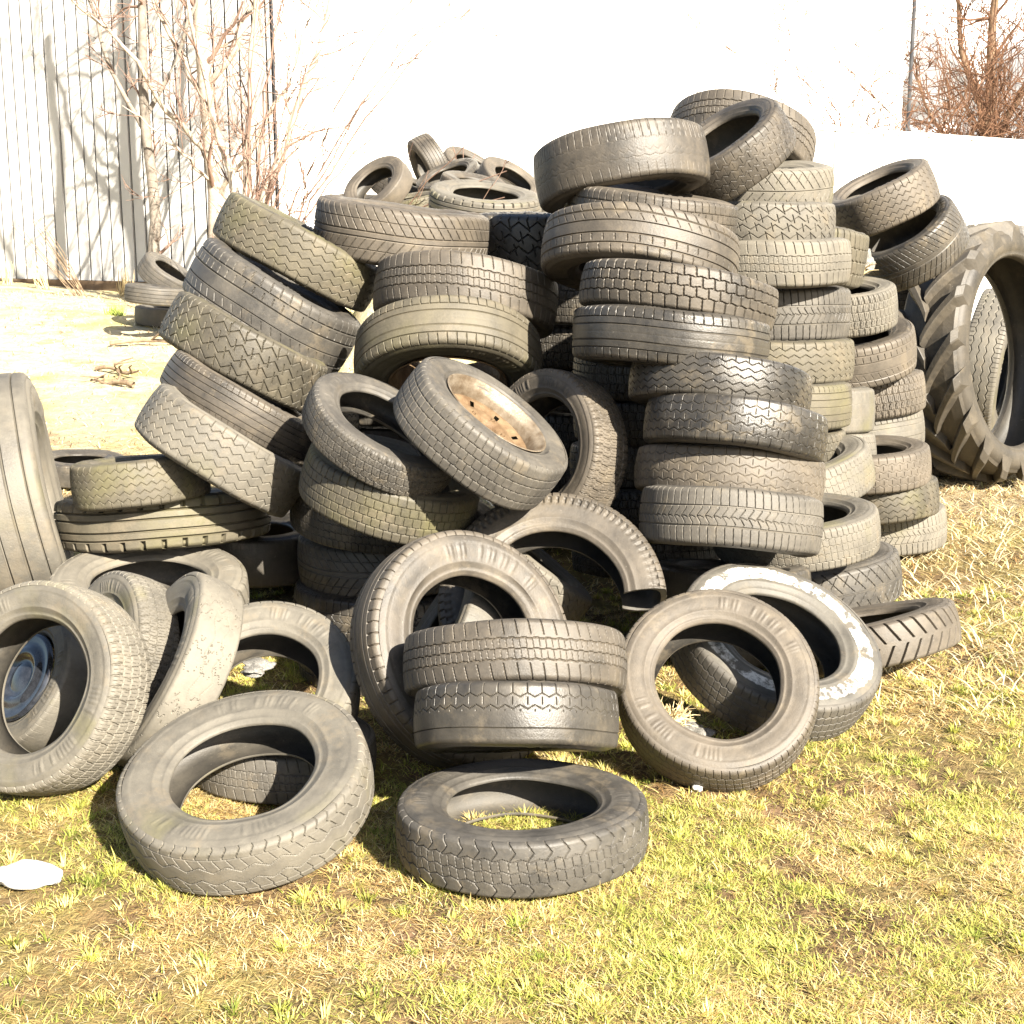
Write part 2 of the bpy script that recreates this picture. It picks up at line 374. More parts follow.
def tractor_liner():
    pr = np.array([(.718, .66), (.74, .74), (.80, .86), (.87, .80), (.905, .5), (.91, 0), (.905, -.5), (.87, -.80), (.80, -.86), (.74, -.74), (.718, -.66)]); pr[:, 1] *= H
    v, q = lathe(pr, 120); return mesh_np('tractor_liner', v, q, attrs={'groove': np.zeros(len(v))})
def rim_mesh(rb):
    s = rb / .6
    pr = [(.655*s, .90*H), (.648*s, .925*H), (.632*s, .91*H), (.622*s, .84*H), (.60*s, .74*H), (.575*s, .70*H), (.56*s, .55*H), (.555*s, .1*H), (.555*s, -.4*H), (.60*s, -.74*H), (.622*s, -.84*H), (.648*s, -.925*H), (.655*s, -.90*H)]
    v, q = lathe(pr, 96); return mesh_np('rim', v, q)
def disc_mesh(rb, closed=True):
    s = rb / .6; mb = MB()
    pr = [(.556*s, .25*H), (.52*s, .34*H), (.46*s, .30*H), (.40*s, .20*H), (.32*s, .30*H), (.24*s, .36*H), (.17*s, .33*H), (.12*s, .26*H), (.115*s, .02*H)]
    v, q = lathe(pr, 96)
    # oval vent holes: drop faces
    keep = []
    for f in q:
        c = v[f].mean(0); r = math.hypot(c[0], c[1]) / s; a = math.degrees(math.atan2(c[1], c[0])) % 45
        keep.append(not (.405 < r < .45 and 19 < a < 27))
    return mesh_np('wheel_disc', v, q[np.array(keep)])
def bolt_mesh():
    v, q = lathe([(.0, .42*H), (.022, .42*H), (.026, .36*H), (.026, .30*H)], 6); return mesh_np('wheel_bolt', v, q, smooth=False)
def hubcap_mesh():
    pr = [(.62, .80*H), (.60, .93*H), (.56, .97*H), (.50, .86*H), (.42, .93*H), (.36, 1.04*H), (.30, 1.0*H), (.26, .80*H), (.20, .84*H), (.10, .92*H), (.0, .93*H)]
    v, q = lathe(pr, 96); return mesh_np('hubcap', v, q)

TYRES = [
('T1',(0.024,3.055,0.075),(-0.0121,-0.0422,-1.2316),0.294,0.138,'blockwave','grey','worn grey tyre lying flat on the front grass, its hole full of grass'),
('T2',(0.008,3.453,0.336),(-2.9652,-0.4300,-1.9755),0.288,0.162,'slots','brown','upper tyre of the short two-tyre stack resting behind the flat front tyre'),
('T3',(0.010,3.301,0.245),(2.7434,-0.0384,-0.0913),0.265,0.156,'halfbald','dark','lower tyre of the short two-tyre stack, tread half bald and shiny'),
('T4',(-0.132,3.707,0.301),(1.1145,-0.3171,0.7664),0.331,0.168,'shoulder','brown','big tyre propped upright just behind the short two-tyre stack, partly in its shadow'),
('T5',(0.559,3.601,0.225),(0.7499,-0.1135,0.0534),0.282,0.151,'fine','brown','clean round tyre leaning with open hole, straw and a white scrap inside it'),
('T6',(0.793,3.986,0.215),(0.0741,-0.5483,1.9686),0.317,0.166,'fine','grey','tyre with white paint smeared around its sidewall, half behind the open leaning tyre'),
('T7',(1.194,4.469,0.114),(0.0008,0.2860,2.3566),0.310,0.148,'lugs','brown','tyre with curved bar tread flat on the grass beside the white smeared tyre'),
('T8',(-1.231,3.451,0.276),(-0.5692,-1.0697,1.7760),0.286,0.168,'siped','pale','large tyre standing tilted with a dark glossy hubcap seen through its hole'),
('T9',(-0.635,3.101,0.149),(0.1664,-0.2814,0.6028),0.307,0.144,'zigwide','pale','pale dusty tyre propped low on the grass at the front of the pile'),
('T10',(-0.693,3.688,0.190),(0.6018,-0.1057,0.2181),0.272,0.154,'blockwave','pale','half hidden dusty tyre propped directly behind the pale propped tyre on the grass'),
('T11',(-0.625,3.554,0.058),(-0.0296,-0.0605,-2.0311),0.251,0.137,'slots','grey','flat tyre in the shade seen through the hole of the pale propped tyre'),
('T12',(-0.934,3.618,0.265),(-1.0340,0.0735,2.0459),0.275,0.143,'cracked','pale','narrow tyre with cracked bald tread standing tilted, a dark gap at its side'),
('T13',(-1.136,3.780,0.263),(-0.5474,1.0548,-3.0728),0.243,0.137,'siped','pale','rough tyre squeezed between the hubcap tyre and the cracked bald tyre'),
('T14',(-1.176,4.325,0.278),(0.1729,0.0441,0.1013),0.325,0.182,'lugs','pale','wide sidewall truck tyre lying tilted under the notched ribbed tyre'),
('T15',(-1.229,4.776,0.457),(-0.1082,-0.1040,-0.3832),0.376,0.177,'lugrib','moss','ribbed tyre with square shoulder notches lying flat below a mossy tyre'),
('T16',(-1.245,4.551,0.634),(-0.0146,-0.1245,-0.7041),0.225,0.154,'zig','moss','mossy tyre lying flat on top of the notched ribbed tyre'),
('T17',(-1.758,4.793,0.475),(1.3693,-0.7056,2.0011),0.490,0.291,'rib','pale','huge truck tyre with straight ribs standing upright at the edge of the photo'),
('T18',(-2.501,7.863,0.110),(-0.0379,-0.0520,-2.8858),0.266,0.139,'bald','dark','dull flat tyre lying in the grass behind the huge ribbed tyre'),
('L1',(-0.823,5.414,1.374),(-0.4589,-0.1835,-1.8537),0.325,0.193,'zig','moss','top tyre of the slanting stack, worn zigzag tread, nearest the bare tree'),
('L2',(-0.894,5.198,1.175),(0.2509,0.4755,0.5719),0.340,0.232,'wideslot','grey','second tyre of the slanting stack, long straight groove and clean cut blocks'),
('L3',(-0.963,4.966,1.030),(-0.1455,-0.4849,-2.5989),0.306,0.194,'zigblock','moss','third tyre of the slanting stack, coarse zigzag blocks greened with moss'),
('L4',(-0.937,4.807,0.844),(0.5634,-0.0166,1.8343),0.295,0.147,'ribfine','brown','thin ribbed tyre, fourth of the slanting stack, shaded at one end'),
('L5',(-0.977,4.602,0.721),(-0.5213,0.3402,-0.7027),0.298,0.189,'zig','pale','lowest tyre of the slanting stack, its edge hanging over the mossy flat tyre'),
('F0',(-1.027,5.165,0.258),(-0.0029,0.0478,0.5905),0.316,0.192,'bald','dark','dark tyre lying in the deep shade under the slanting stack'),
('C0',(-0.093,4.245,0.840),(-0.6516,-0.1685,-2.0942),0.289,0.180,'brick','grey','wheel with a rusty steel rim still in its tyre, lying aslant on the pile'),
('C1',(-0.412,4.322,0.823),(-0.2168,0.5204,-0.9266),0.263,0.120,'siped','grey','thin open tyre with fine block tread tucked beside the rusty rimmed wheel'),
('C2',(-0.398,4.419,0.631),(0.3212,-0.0634,1.4316),0.300,0.170,'brick','moss','mossy block tread tyre directly under the thin open tyre'),
('C3',(-0.489,4.786,0.476),(-0.0236,0.1150,-0.5807),0.294,0.156,'fine','dark','shaded smooth tyre bulging from under the mossy block tread tyre'),
('C4',(-0.453,4.900,0.289),(-0.0115,-0.0311,-0.7078),0.329,0.183,'vee','grey','grey fine tread tyre half in shadow, third below the rusty rimmed wheel stack'),
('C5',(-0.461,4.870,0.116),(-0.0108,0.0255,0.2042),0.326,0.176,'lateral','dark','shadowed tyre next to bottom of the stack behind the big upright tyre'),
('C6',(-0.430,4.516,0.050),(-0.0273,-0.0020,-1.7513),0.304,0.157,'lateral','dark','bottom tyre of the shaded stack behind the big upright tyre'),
('M1',(-0.172,5.213,1.204),(-2.8918,-0.1217,-3.1218),0.356,0.195,'slots','brown','tilted tyre lying on the tyre with a rusty inner rim'),
('M2',(-0.233,5.027,0.985),(2.6161,-0.0063,0.0278),0.354,0.197,'shoulder','moss','tyre tipped up to show a rusty rim edge above the open tyre'),
('U1',(-0.430,5.490,1.442),(0.0029,-0.1315,2.8184),0.348,0.219,'vee','brown','long tyre at the top between the slanting stack and the far heap'),
('U2',(0.056,6.003,1.407),(0.0066,-0.0220,1.2677),0.359,0.240,'zigblock','dark','wide tyre with diamond tread in full shade beside the tallest front stack'),
('B1',(-1.086,11.464,1.798),(-0.8658,-0.0713,2.3542),0.300,0.162,'bald','brown','open tyre on the far heap with white wall showing through its hole'),
('B2',(-0.742,12.829,2.034),(2.0430,-0.3801,-1.4426),0.289,0.199,'ribfine','brown','tyre standing on end at the peak of the far heap'),
('B3',(-0.833,11.747,1.661),(-0.2086,-0.0354,2.0700),0.300,0.167,'zig','moss','small patterned tyre below the one standing on end in the far heap'),
('B4',(-0.293,11.485,1.767),(0.3331,-0.0090,0.9401),0.309,0.195,'shoulder','brown','tyre with broad sidewall in the middle of the far heap'),
('B5',(-0.238,12.982,1.934),(-0.1760,0.0850,-1.8880),0.321,0.165,'bald','dark','flat tyre at the back of the far heap beside the shiny one'),
('B6',(-0.017,12.010,1.848),(-0.2489,-0.6353,2.7986),0.289,0.153,'bald','brown','shiny tilted tyre at the end of the far heap by the tall stack'),
('B7',(-0.206,10.746,1.658),(-0.0172,0.2364,-1.2543),0.442,0.206,'lugrib','pale','large notched truck tyre lying along the front of the far heap'),
('B8',(0.186,13.085,1.631),(0.0106,-0.1135,1.4649),0.260,0.204,'siped','brown','small tyre peeping out over the shaded diamond tread tyre'),
('S1',(-3.464,14.059,1.004),(0.5039,-0.4563,2.0238),0.302,0.201,'rib','grey','tilted tyre on top of the small trio by the shed wall'),
('S2',(-3.435,13.477,0.851),(-0.1049,0.0514,-1.0166),0.300,0.174,'rib','grey','middle tyre of the small trio by the shed wall'),
('S3',(-3.614,14.505,0.599),(-0.0439,-0.0122,-2.8539),0.324,0.198,'bald','grey','bottom tyre of the small trio by the shed wall, on bare soil'),
('A1',(0.408,5.311,1.684),(2.9918,-0.1771,-0.1245),0.318,0.217,'bald2','brown','plump nearly bald tyre on top of the tallest front stack'),
('A2',(0.521,5.206,1.504),(0.1455,-0.0474,1.3780),0.318,0.185,'brick','brown','block tread tyre just under the plump bald one on the front stack'),
('A3',(0.452,4.947,1.366),(-2.8418,-0.0940,2.9605),0.339,0.191,'wideslot','brown','tilted tyre with long slanted slots, third from top of the front stack'),
('A4',(0.560,4.696,1.235),(-3.0629,-0.1818,-2.8440),0.327,0.152,'brick2','brown','deep brick tread tyre above the smooth ribbed one in the front stack'),
('A5',(0.526,4.608,1.094),(-3.0012,-0.0074,2.4867),0.323,0.180,'shoulder','dark','smooth ribbed tyre with edge slots in the middle of the front stack'),
('A6',(0.686,4.531,0.942),(-3.0667,-0.2652,-2.3256),0.303,0.145,'zig','dark','narrow rounded tyre under the smooth ribbed one in the front stack'),
('A7',(0.725,4.439,0.816),(3.0371,0.2588,0.6537),0.296,0.156,'hex','dark','shiny honeycomb tread tyre, brightest glint of the front stack'),
('A8',(0.717,4.481,0.663),(-2.9473,-0.1232,-3.0080),0.304,0.152,'hex','brown','brownish honeycomb tyre just above the close cut tread tyre of the front stack'),
('A9',(0.707,4.351,0.538),(2.9910,0.1750,0.4527),0.291,0.187,'lateral','grey','close cut tread tyre overhanging the white smeared tyre in the front stack'),
('A10',(0.748,4.577,0.253),(-0.1384,-0.0644,-0.5560),0.274,0.165,'bald','dark','shaded tyre hidden near the foot of the front stack'),
('A11',(0.769,4.632,0.080),(0.1291,-0.0355,-2.9531),0.280,0.168,'bald','dark','bottom tyre of the front stack, in the dark behind the white smeared tyre'),
('D0',(1.033,6.474,1.828),(-2.8613,0.3791,1.5914),0.351,0.200,'slots','brown','large tyre tipped up at the highest point of the pile'),
('DB',(0.864,5.635,1.760),(0.5683,0.3593,-1.5934),0.262,0.182,'hex','brown','smooth tyre leaning in front of the highest tyre, its dark hole facing up'),
('D1',(1.058,6.036,1.642),(-0.0560,0.0965,-2.2224),0.316,0.179,'vee2','pale','tyre with a centre groove and arrow tread, top of the second tall stack'),
('D2',(1.029,5.838,1.490),(-0.0118,0.0240,-2.1589),0.315,0.166,'zigblock','pale','maze tread tyre, second from top in the second tall stack'),
('D3',(1.060,5.796,1.328),(-0.0001,0.0039,2.7333),0.327,0.191,'slots','pale','yellowish tyre with edge slots, third from top in the second tall stack'),
('D4',(1.107,5.961,1.113),(-0.0111,0.0036,1.2110),0.348,0.223,'lateral','grey','wide grey close cut tyre over a dark gap in the second tall stack'),
('D5',(1.100,5.814,0.925),(0.0309,-0.0115,-2.4420),0.337,0.181,'zig','moss','pale zigzag tyre just below the dark gap in the second tall stack'),
('D6',(1.067,5.670,0.752),(-0.0690,0.0263,0.4878),0.331,0.190,'ribfine','moss','yellow stained ribbed tyre in the middle of the second tall stack'),
('D7',(1.067,5.677,0.559),(0.0382,-0.0206,-2.1163),0.329,0.188,'siped','moss','rough mossy tyre beside the honeycomb tyres in the second tall stack'),
('D8',(1.112,5.443,0.474),(0.1499,0.2230,-2.4199),0.337,0.177,'fine','pale','tilted smooth shouldered tyre low in the second tall stack'),
('D9',(1.017,4.834,0.400),(-0.1108,0.0230,2.1801),0.295,0.158,'fine','pale','tyre with an open dark slit above it, low in the second tall stack'),
('D10',(1.156,5.098,0.160),(0.1367,-0.0234,-1.4552),0.320,0.183,'vee2','grey','wide arrow tread tyre at the foot of the second tall stack'),
('E0',(1.314,6.369,1.360),(0.1238,0.0600,1.0184),0.300,0.255,'brick2','moss','yellow mossy tyre peeping out behind the yellowish tyre near the dry tuft'),
('E1',(1.339,6.237,0.655),(0.0405,0.0673,2.2455),0.301,0.205,'bald','pale','plain pale tyre wedged between the second and third tall stacks'),
('E3',(1.366,6.236,0.448),(0.0339,-0.1213,-1.4803),0.302,0.197,'fine','pale','tyre under the plain pale one wedged between the tall stacks'),
('E2',(1.439,6.414,0.179),(0.0516,0.1521,2.1831),0.313,0.214,'bald','pale','lowest tyre wedged between the second and third tall stacks'),
('F1',(1.515,6.422,1.105),(0.0638,0.1672,-2.0155),0.268,0.194,'siped','pale','small knobbly tyre topping the third stack near the tractor tyre'),
('F2',(1.612,6.511,0.895),(-0.0876,0.2384,-2.6637),0.283,0.207,'wideslot','brown','open tyre with grooved band just under the small knobbly tyre'),
('F3',(1.701,6.710,0.664),(0.0353,-0.1285,-0.6073),0.303,0.196,'siped','brown','fine block tyre, third from top beside the tractor tyre'),
('F4',(1.714,6.725,0.489),(-0.0320,-0.1229,-0.2855),0.296,0.187,'shoulder','pale','bleached pale tyre in the middle of the stack beside the tractor tyre'),
('F5',(1.591,6.073,0.429),(0.0855,0.0540,-1.9732),0.282,0.170,'hex','brown','brown tyre under the bleached pale one beside the tractor tyre'),
('F6',(1.638,6.138,0.271),(0.0806,-0.0673,-1.4480),0.295,0.172,'zig','moss','mossy edged tyre second from the ground beside the tractor tyre'),
('F7',(1.715,6.308,0.100),(-0.0739,-0.0478,0.7149),0.314,0.187,'lateral','pale','bottom tyre of the stack beside the tractor tyre, in dry grass'),
('G1',(1.879,7.170,1.613),(0.3670,0.2963,-1.9673),0.284,0.213,'zig','brown','tyre tilted on top of an open tyre against the white concrete wall'),
('G2',(2.041,7.214,1.394),(0.6636,-0.0230,-1.1232),0.288,0.237,'vee','dark','open tyre with glinting arrow tread beside the top of the tractor tyre'),
('H',(2.735,7.901,0.765),(1.3933,-0.9066,0.9051),0.744,0.378,'tractor','farm','giant tractor tyre with thick slanted lugs standing on the straw'),
('I1',(3.251,9.377,0.569),(-1.9700,-1.3186,-1.6468),0.524,0.258,'ribzig','pale','truck tyre with wavy ribs standing inside the opening of the tractor tyre'),
('I2',(3.680,9.206,0.652),(0.0260,0.0356,2.6349),0.360,0.227,'lateral','pale','top tyre of the trio behind the tractor tyre opening'),
('I3',(3.717,9.287,0.416),(-0.0214,-0.0481,-0.6375),0.365,0.230,'slots','pale','middle tyre of the trio behind the tractor tyre opening'),
('I4',(3.774,9.366,0.181),(-0.0352,0.0433,1.6153),0.370,0.233,'siped','pale','bottom tyre of the trio behind the tractor tyre opening'),
('N1',(0.140,4.662,0.711),(-1.1245,0.8376,2.6472),0.281,0.178,'siped','brown','upright tyre with a round dark hole in the shade beside the front stack'),
('N2',(0.125,4.155,0.308),(0.8517,-0.0077,-0.0279),0.368,0.162,'edge','brown','torn tyre bent in an arch, its cut end showing, in the middle of the pile'),
('N3',(0.021,4.642,0.315),(-0.2041,0.6745,-0.1936),0.291,0.160,'zigblock','pale','tyre end poking out under the torn arched tyre'),
('N4',(-0.184,4.061,0.223),(-0.4407,0.9224,2.7678),0.245,0.138,'bald','pale','small pale tyre seen through the hole of the big upright tyre'),
('V1',(-1.351,3.733,0.198),(0.8928,0.6014,-1.1468),0.210,0.125,'bald','pale','tyre with a glossy dark hubcap behind the large tilted tyre'),
('K1',(2.319,8.178,0.882),(0.0382,-0.0040,-0.6837),0.307,0.224,'brick','dark','upper middle tyre of the shaded stack beside the lugs of the tractor tyre'),
('K2',(2.328,8.098,0.642),(0.0167,-0.0221,-0.7572),0.306,0.223,'brick','dark','middle tyre of the shaded stack beside the lugs of the tractor tyre'),
('K3',(2.341,8.095,0.406),(-0.0204,0.0369,1.7788),0.307,0.236,'brick','dark','tyre second from the ground in the shaded stack beside the lugs of the tractor tyre'),
('K4',(2.372,8.153,0.158),(-0.0478,-0.0467,-0.3467),0.311,0.240,'brick','dark','bottom tyre of the shaded stack beside the lugs of the tractor tyre'),
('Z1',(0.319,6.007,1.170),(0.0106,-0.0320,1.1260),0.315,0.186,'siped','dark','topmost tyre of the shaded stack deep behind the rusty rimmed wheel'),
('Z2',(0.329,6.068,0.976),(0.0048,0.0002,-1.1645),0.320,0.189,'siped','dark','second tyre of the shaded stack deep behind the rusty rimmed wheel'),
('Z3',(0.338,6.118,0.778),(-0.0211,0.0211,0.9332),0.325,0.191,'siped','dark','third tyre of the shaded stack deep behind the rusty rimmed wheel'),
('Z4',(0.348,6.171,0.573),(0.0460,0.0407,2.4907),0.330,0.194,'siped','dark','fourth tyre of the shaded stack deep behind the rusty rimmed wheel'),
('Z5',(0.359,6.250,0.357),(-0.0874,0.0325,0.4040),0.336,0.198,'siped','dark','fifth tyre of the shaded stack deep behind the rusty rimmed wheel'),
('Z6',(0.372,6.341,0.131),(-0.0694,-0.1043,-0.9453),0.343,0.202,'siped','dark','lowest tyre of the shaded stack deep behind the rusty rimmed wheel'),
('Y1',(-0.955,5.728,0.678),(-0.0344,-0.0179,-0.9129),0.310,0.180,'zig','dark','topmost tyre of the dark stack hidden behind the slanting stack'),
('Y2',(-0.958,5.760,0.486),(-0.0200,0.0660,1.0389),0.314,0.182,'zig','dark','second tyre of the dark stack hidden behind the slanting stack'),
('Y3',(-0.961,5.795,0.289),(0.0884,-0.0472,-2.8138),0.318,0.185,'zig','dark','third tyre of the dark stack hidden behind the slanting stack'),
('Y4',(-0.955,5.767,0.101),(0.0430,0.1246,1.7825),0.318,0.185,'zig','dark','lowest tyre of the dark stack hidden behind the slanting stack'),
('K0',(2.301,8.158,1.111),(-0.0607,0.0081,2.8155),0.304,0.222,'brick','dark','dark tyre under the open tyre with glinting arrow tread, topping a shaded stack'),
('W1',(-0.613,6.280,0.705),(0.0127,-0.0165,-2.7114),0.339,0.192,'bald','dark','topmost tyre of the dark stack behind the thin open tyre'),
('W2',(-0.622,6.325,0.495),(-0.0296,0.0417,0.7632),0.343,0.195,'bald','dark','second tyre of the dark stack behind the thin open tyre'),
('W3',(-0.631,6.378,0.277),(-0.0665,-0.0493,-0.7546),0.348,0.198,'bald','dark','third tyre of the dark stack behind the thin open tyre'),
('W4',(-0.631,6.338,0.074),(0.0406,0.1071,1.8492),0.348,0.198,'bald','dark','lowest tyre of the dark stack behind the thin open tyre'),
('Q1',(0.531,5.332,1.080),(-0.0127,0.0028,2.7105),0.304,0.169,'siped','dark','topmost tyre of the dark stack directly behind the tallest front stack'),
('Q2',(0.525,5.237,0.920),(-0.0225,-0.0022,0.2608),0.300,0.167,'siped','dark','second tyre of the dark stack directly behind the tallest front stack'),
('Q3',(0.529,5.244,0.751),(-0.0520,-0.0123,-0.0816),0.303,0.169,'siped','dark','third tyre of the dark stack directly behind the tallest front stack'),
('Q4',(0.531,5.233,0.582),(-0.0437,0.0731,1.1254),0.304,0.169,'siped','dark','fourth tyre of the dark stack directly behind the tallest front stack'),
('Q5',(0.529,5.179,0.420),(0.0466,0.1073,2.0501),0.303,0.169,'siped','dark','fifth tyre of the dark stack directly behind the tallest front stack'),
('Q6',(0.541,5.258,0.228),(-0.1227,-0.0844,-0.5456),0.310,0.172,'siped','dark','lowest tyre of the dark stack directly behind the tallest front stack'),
('B9',(-1.006,13.294,1.836),(-0.0934,0.3788,-0.6568),0.320,0.207,'siped','brown','tyre wedged between the open tyre and the upright tyre of the far heap'),
('B10',(-0.539,12.300,1.875),(-0.3806,0.3070,3.0516),0.296,0.191,'hex','dark','dark tilted tyre leaning on the upright tyre at the heap top'),
('B11',(-0.652,12.776,1.662),(-0.1367,0.0519,2.9084),0.326,0.199,'zig','brown','flat tyre low in the far heap, just above the long slot tread tyre'),
('B12',(-1.333,12.528,1.658),(-0.0871,0.0844,-1.9916),0.320,0.195,'brick','dark','dark tyre under the open tyre at the near corner of the far heap'),
('B14',(0.000,12.428,1.708),(-0.0293,0.2424,-0.9026),0.317,0.194,'slots','dark','dark tyre low in the far heap below the shiny tilted one'),
('B15',(-0.407,13.729,2.018),(0.3009,-0.5842,1.9719),0.310,0.194,'bald','brown','tilted tyre high in the middle of the far heap behind the broad sidewall one'),
]
GROUPS = {'Q': 'dark stack behind the tallest front stack', 'A': 'tyres of the tallest front stack', 'D': 'tyres of the second tall stack', 'E': 'tyres wedged between the tall stacks', 'F': 'tyres stacked beside the tractor tyre',
          'L': 'tyres of the slanting stack', 'X': 'loose tyres round the pile', 'W': 'dark stack behind the thin open tyre', 'C': 'tyres of the shaded middle stack', 'B': 'tyres of the far heap', 'S': 'small trio of tyres by the shed wall',
          'Z': 'shaded stack in the middle', 'Y': 'dark stack behind the slanting stack', 'K': 'shaded stack by the tractor tyre', 'I': 'tyres behind the tractor tyre opening'}
PAINTED = {'T6'}; RUSTY = {'M2'}
TRUCK = {'T15', 'T17', 'B7', 'I1', 'N2', 'T14'}
RBS = {'T9': .58, 'T1': .60, 'T5': .615, 'T4': .60, 'T8': .63, 'N2': .62, 'C0': .60, 'G2': .66, 'T14': .58, 'N1': .64}
def place_tyre(tid, loc, rot, R, W, pattern, rub, label):
    kind = 'tractor_tyre' if tid == 'H' else 'truck_tyre' if tid in TRUCK else 'car_tyre'
    root = empty(kind, loc, rot)
    e = (hash_id(tid) - .5) * .07
    root.scale = (R * (1 + e), R * (1 - e), W / (2 * H))
    tag(root, label, 'tyre', GROUPS.get(tid[0], 'loose tyres round the pile'))
    m = RUB[rub]
    if tid == 'H':
        obj('tread', tractor_tread(), m, root)
        s = tractor_side(); obj('sidewall', s, m, root); obj('sidewall', s, m, root, rot=(PI, 0, 0))
        obj('inner_liner', tractor_liner(), LINER, root); return root
    rb = RBS.get(tid, (.58, .60, .62, .64)[int(hash_id(tid + 'b') * 4)])
    arc = (math.radians(3), math.radians(205)) if tid == 'N2' else None
    obj('tread', cached(('t', pattern, arc), make_tread, pattern, arc), m, root)
    side = cached(('s', rb, arc), make_side, rb, arc); sm = RUB_PAINT if tid in PAINTED else m
    obj('sidewall', side, sm, root)
    if arc:
        side2 = side.copy(); c = np.zeros(len(side2.vertices) * 3, np.float32); side2.vertices.foreach_get('co', c); c = c.reshape(-1, 3)
        a = np.arctan2(c[:, 1], c[:, 0]); c[:, 2] = -c[:, 2] + 2 * wob(a); side2.vertices.foreach_set('co', c.ravel()); side2.update()
        obj('sidewall', side2, m, root)
    else:
        obj('sidewall', cached(('s2', rb), mirror_side, side), m, root)
    obj('inner_liner', cached(('l', rb, arc), make_liner, rb, arc), LINER, root)
    if arc:
        for ang in arc: obj('cut_end', cut_end(rb, ang), LINER, root)
    if tid == 'C0':
        obj('rim', rim_mesh(rb), M_RIM, root)
        d = obj('wheel_disc', disc_mesh(rb), M_RUST, root); bm_ = bolt_mesh()
        for k in range(4):
            a = k * PI / 2 + .4; obj('bolt', bm_, M_RUST, d, loc=(.2 * math.cos(a), .2 * math.sin(a), 0))
    elif tid in RUSTY:
        obj('rim', rim_mesh(rb), M_RUST, root)
    elif tid == 'V1':
        obj('hubcap', hubcap_mesh(), M_HUB, root)
    return root
def hash_id(s):
    h = 7
    for c in s: h = (h * 131 + ord(c)) % 9973
    return h / 9973
def mirror_side(side):
    me = side.copy(); n = len(me.vertices); c = np.zeros(n * 3, np.float32); me.vertices.foreach_get('co', c); c = c.reshape(-1, 3)
    a = np.arctan2(c[:, 1], c[:, 0]); c[:, 2] = -c[:, 2] + 2 * wob(a); me.vertices.foreach_set('co', c.ravel()); me.flip_normals(); me.update(); return me
def cut_end(rb, ang):
    k = (.93 - rb) / .33
    v, rho, x = tread_profile(25)
    up = [(rho[i], x[i]) for i in range(25)]
    sd = [(.93 - (.93 - p) * k if p < .93 else p, q * H) for p, q in SIDE]
    outer = [(p, -q) for p, q in sd[::-1]] + up + sd
    half = [(.600, .62), (.625, .69), (.66, .77), (.74, .88), (.84, .90), (.90, .82), (.935, .62), (.95, .3), (.952, 0)]
    half = [(.93 - (.93 - p) * k if p < .93 else p, q * H) for p, q in half]
    inner = [(p, -q) for p, q in half] + half[-2::-1]
    def res(pl, n):
        pl = np.array(pl); d = np.r_[0, np.cumsum(np.linalg.norm(np.diff(pl, axis=0), axis=1))]; t = np.linspace(0, d[-1], n)
        return np.stack([np.interp(t, d, pl[:, 0]), np.interp(t, d, pl[:, 1])], -1)
    o = res(outer, 70); i = res(inner, 70)
    def to(p): return np.stack([p[:, 0] * math.cos(ang), p[:, 0] * math.sin(ang), p[:, 1] + wob(ang)], -1)
    V = np.concatenate([to(o), to(i)]); Q = [[j, j + 1, 70 + j + 1, 70 + j] for j in range(69)]
    return mesh_np('cut_end', V, Q, smooth=False)
for row in TYRES: place_tyre(*row)

# ------------------------------------------------------------------ ground
def smn(a, b, x):
    t = np.clip((np.asarray(x) - a) / (b - a), 0, 1); return t * t * (3 - 2 * t)
LAT = RNG.random((64, 64))
def vnoise(x, y, s):
    x = np.asarray(x) * s + 100; y = np.asarray(y) * s + 100
    xi = np.floor(x).astype(int); yi = np.floor(y).astype(int); fx = x - xi; fy = y - yi
    fx = fx * fx * (3 - 2 * fx); fy = fy * fy * (3 - 2 * fy)
    L = lambda a, b: LAT[a % 64, b % 64]
    return (L(xi, yi) * (1 - fx) + L(xi + 1, yi) * fx) * (1 - fy) + (L(xi, yi + 1) * (1 - fx) + L(xi + 1, yi + 1) * fx) * fy
def base_z(x, y):
    return smn(6, 17, y) * (0.55 - 0.05 * (np.clip(x, -12, 6) + 3)) + 1.16 * np.exp(-(((x + .45) / .95) ** 4) - ((y - 12.1) / 1.35) ** 4)   # earth bank under the far heap
def gz(x, y):
    return base_z(x, y) + .030 * (vnoise(x, y, 2.1) - .5) + .018 * (vnoise(x, y, 6.3) - .5) + .016 * (vnoise(x, y, 15.) - .5) + .008 * (vnoise(x + 3, y, 31.) - .5) - .006
xs = np.unique(np.concatenate([np.linspace(-300, -12, 12), np.linspace(-12, -5, 40), np.linspace(-5, 6, 260), np.linspace(-2.4, 2.6, 420), np.linspace(6, 14, 40), np.linspace(14, 300, 12)]))
ys = np.unique(np.concatenate([np.linspace(-60, 0, 10), np.linspace(0, 9, 230), np.linspace(2.2, 5.2, 260), np.linspace(9, 22, 110), np.linspace(22, 600, 20)]))
X, Y = np.meshgrid(xs, ys, indexing='ij')
me = mesh_np('ground', np.stack([X, Y, gz(X, Y)], -1).reshape(-1, 3), grid_faces(len(xs), len(ys), False))
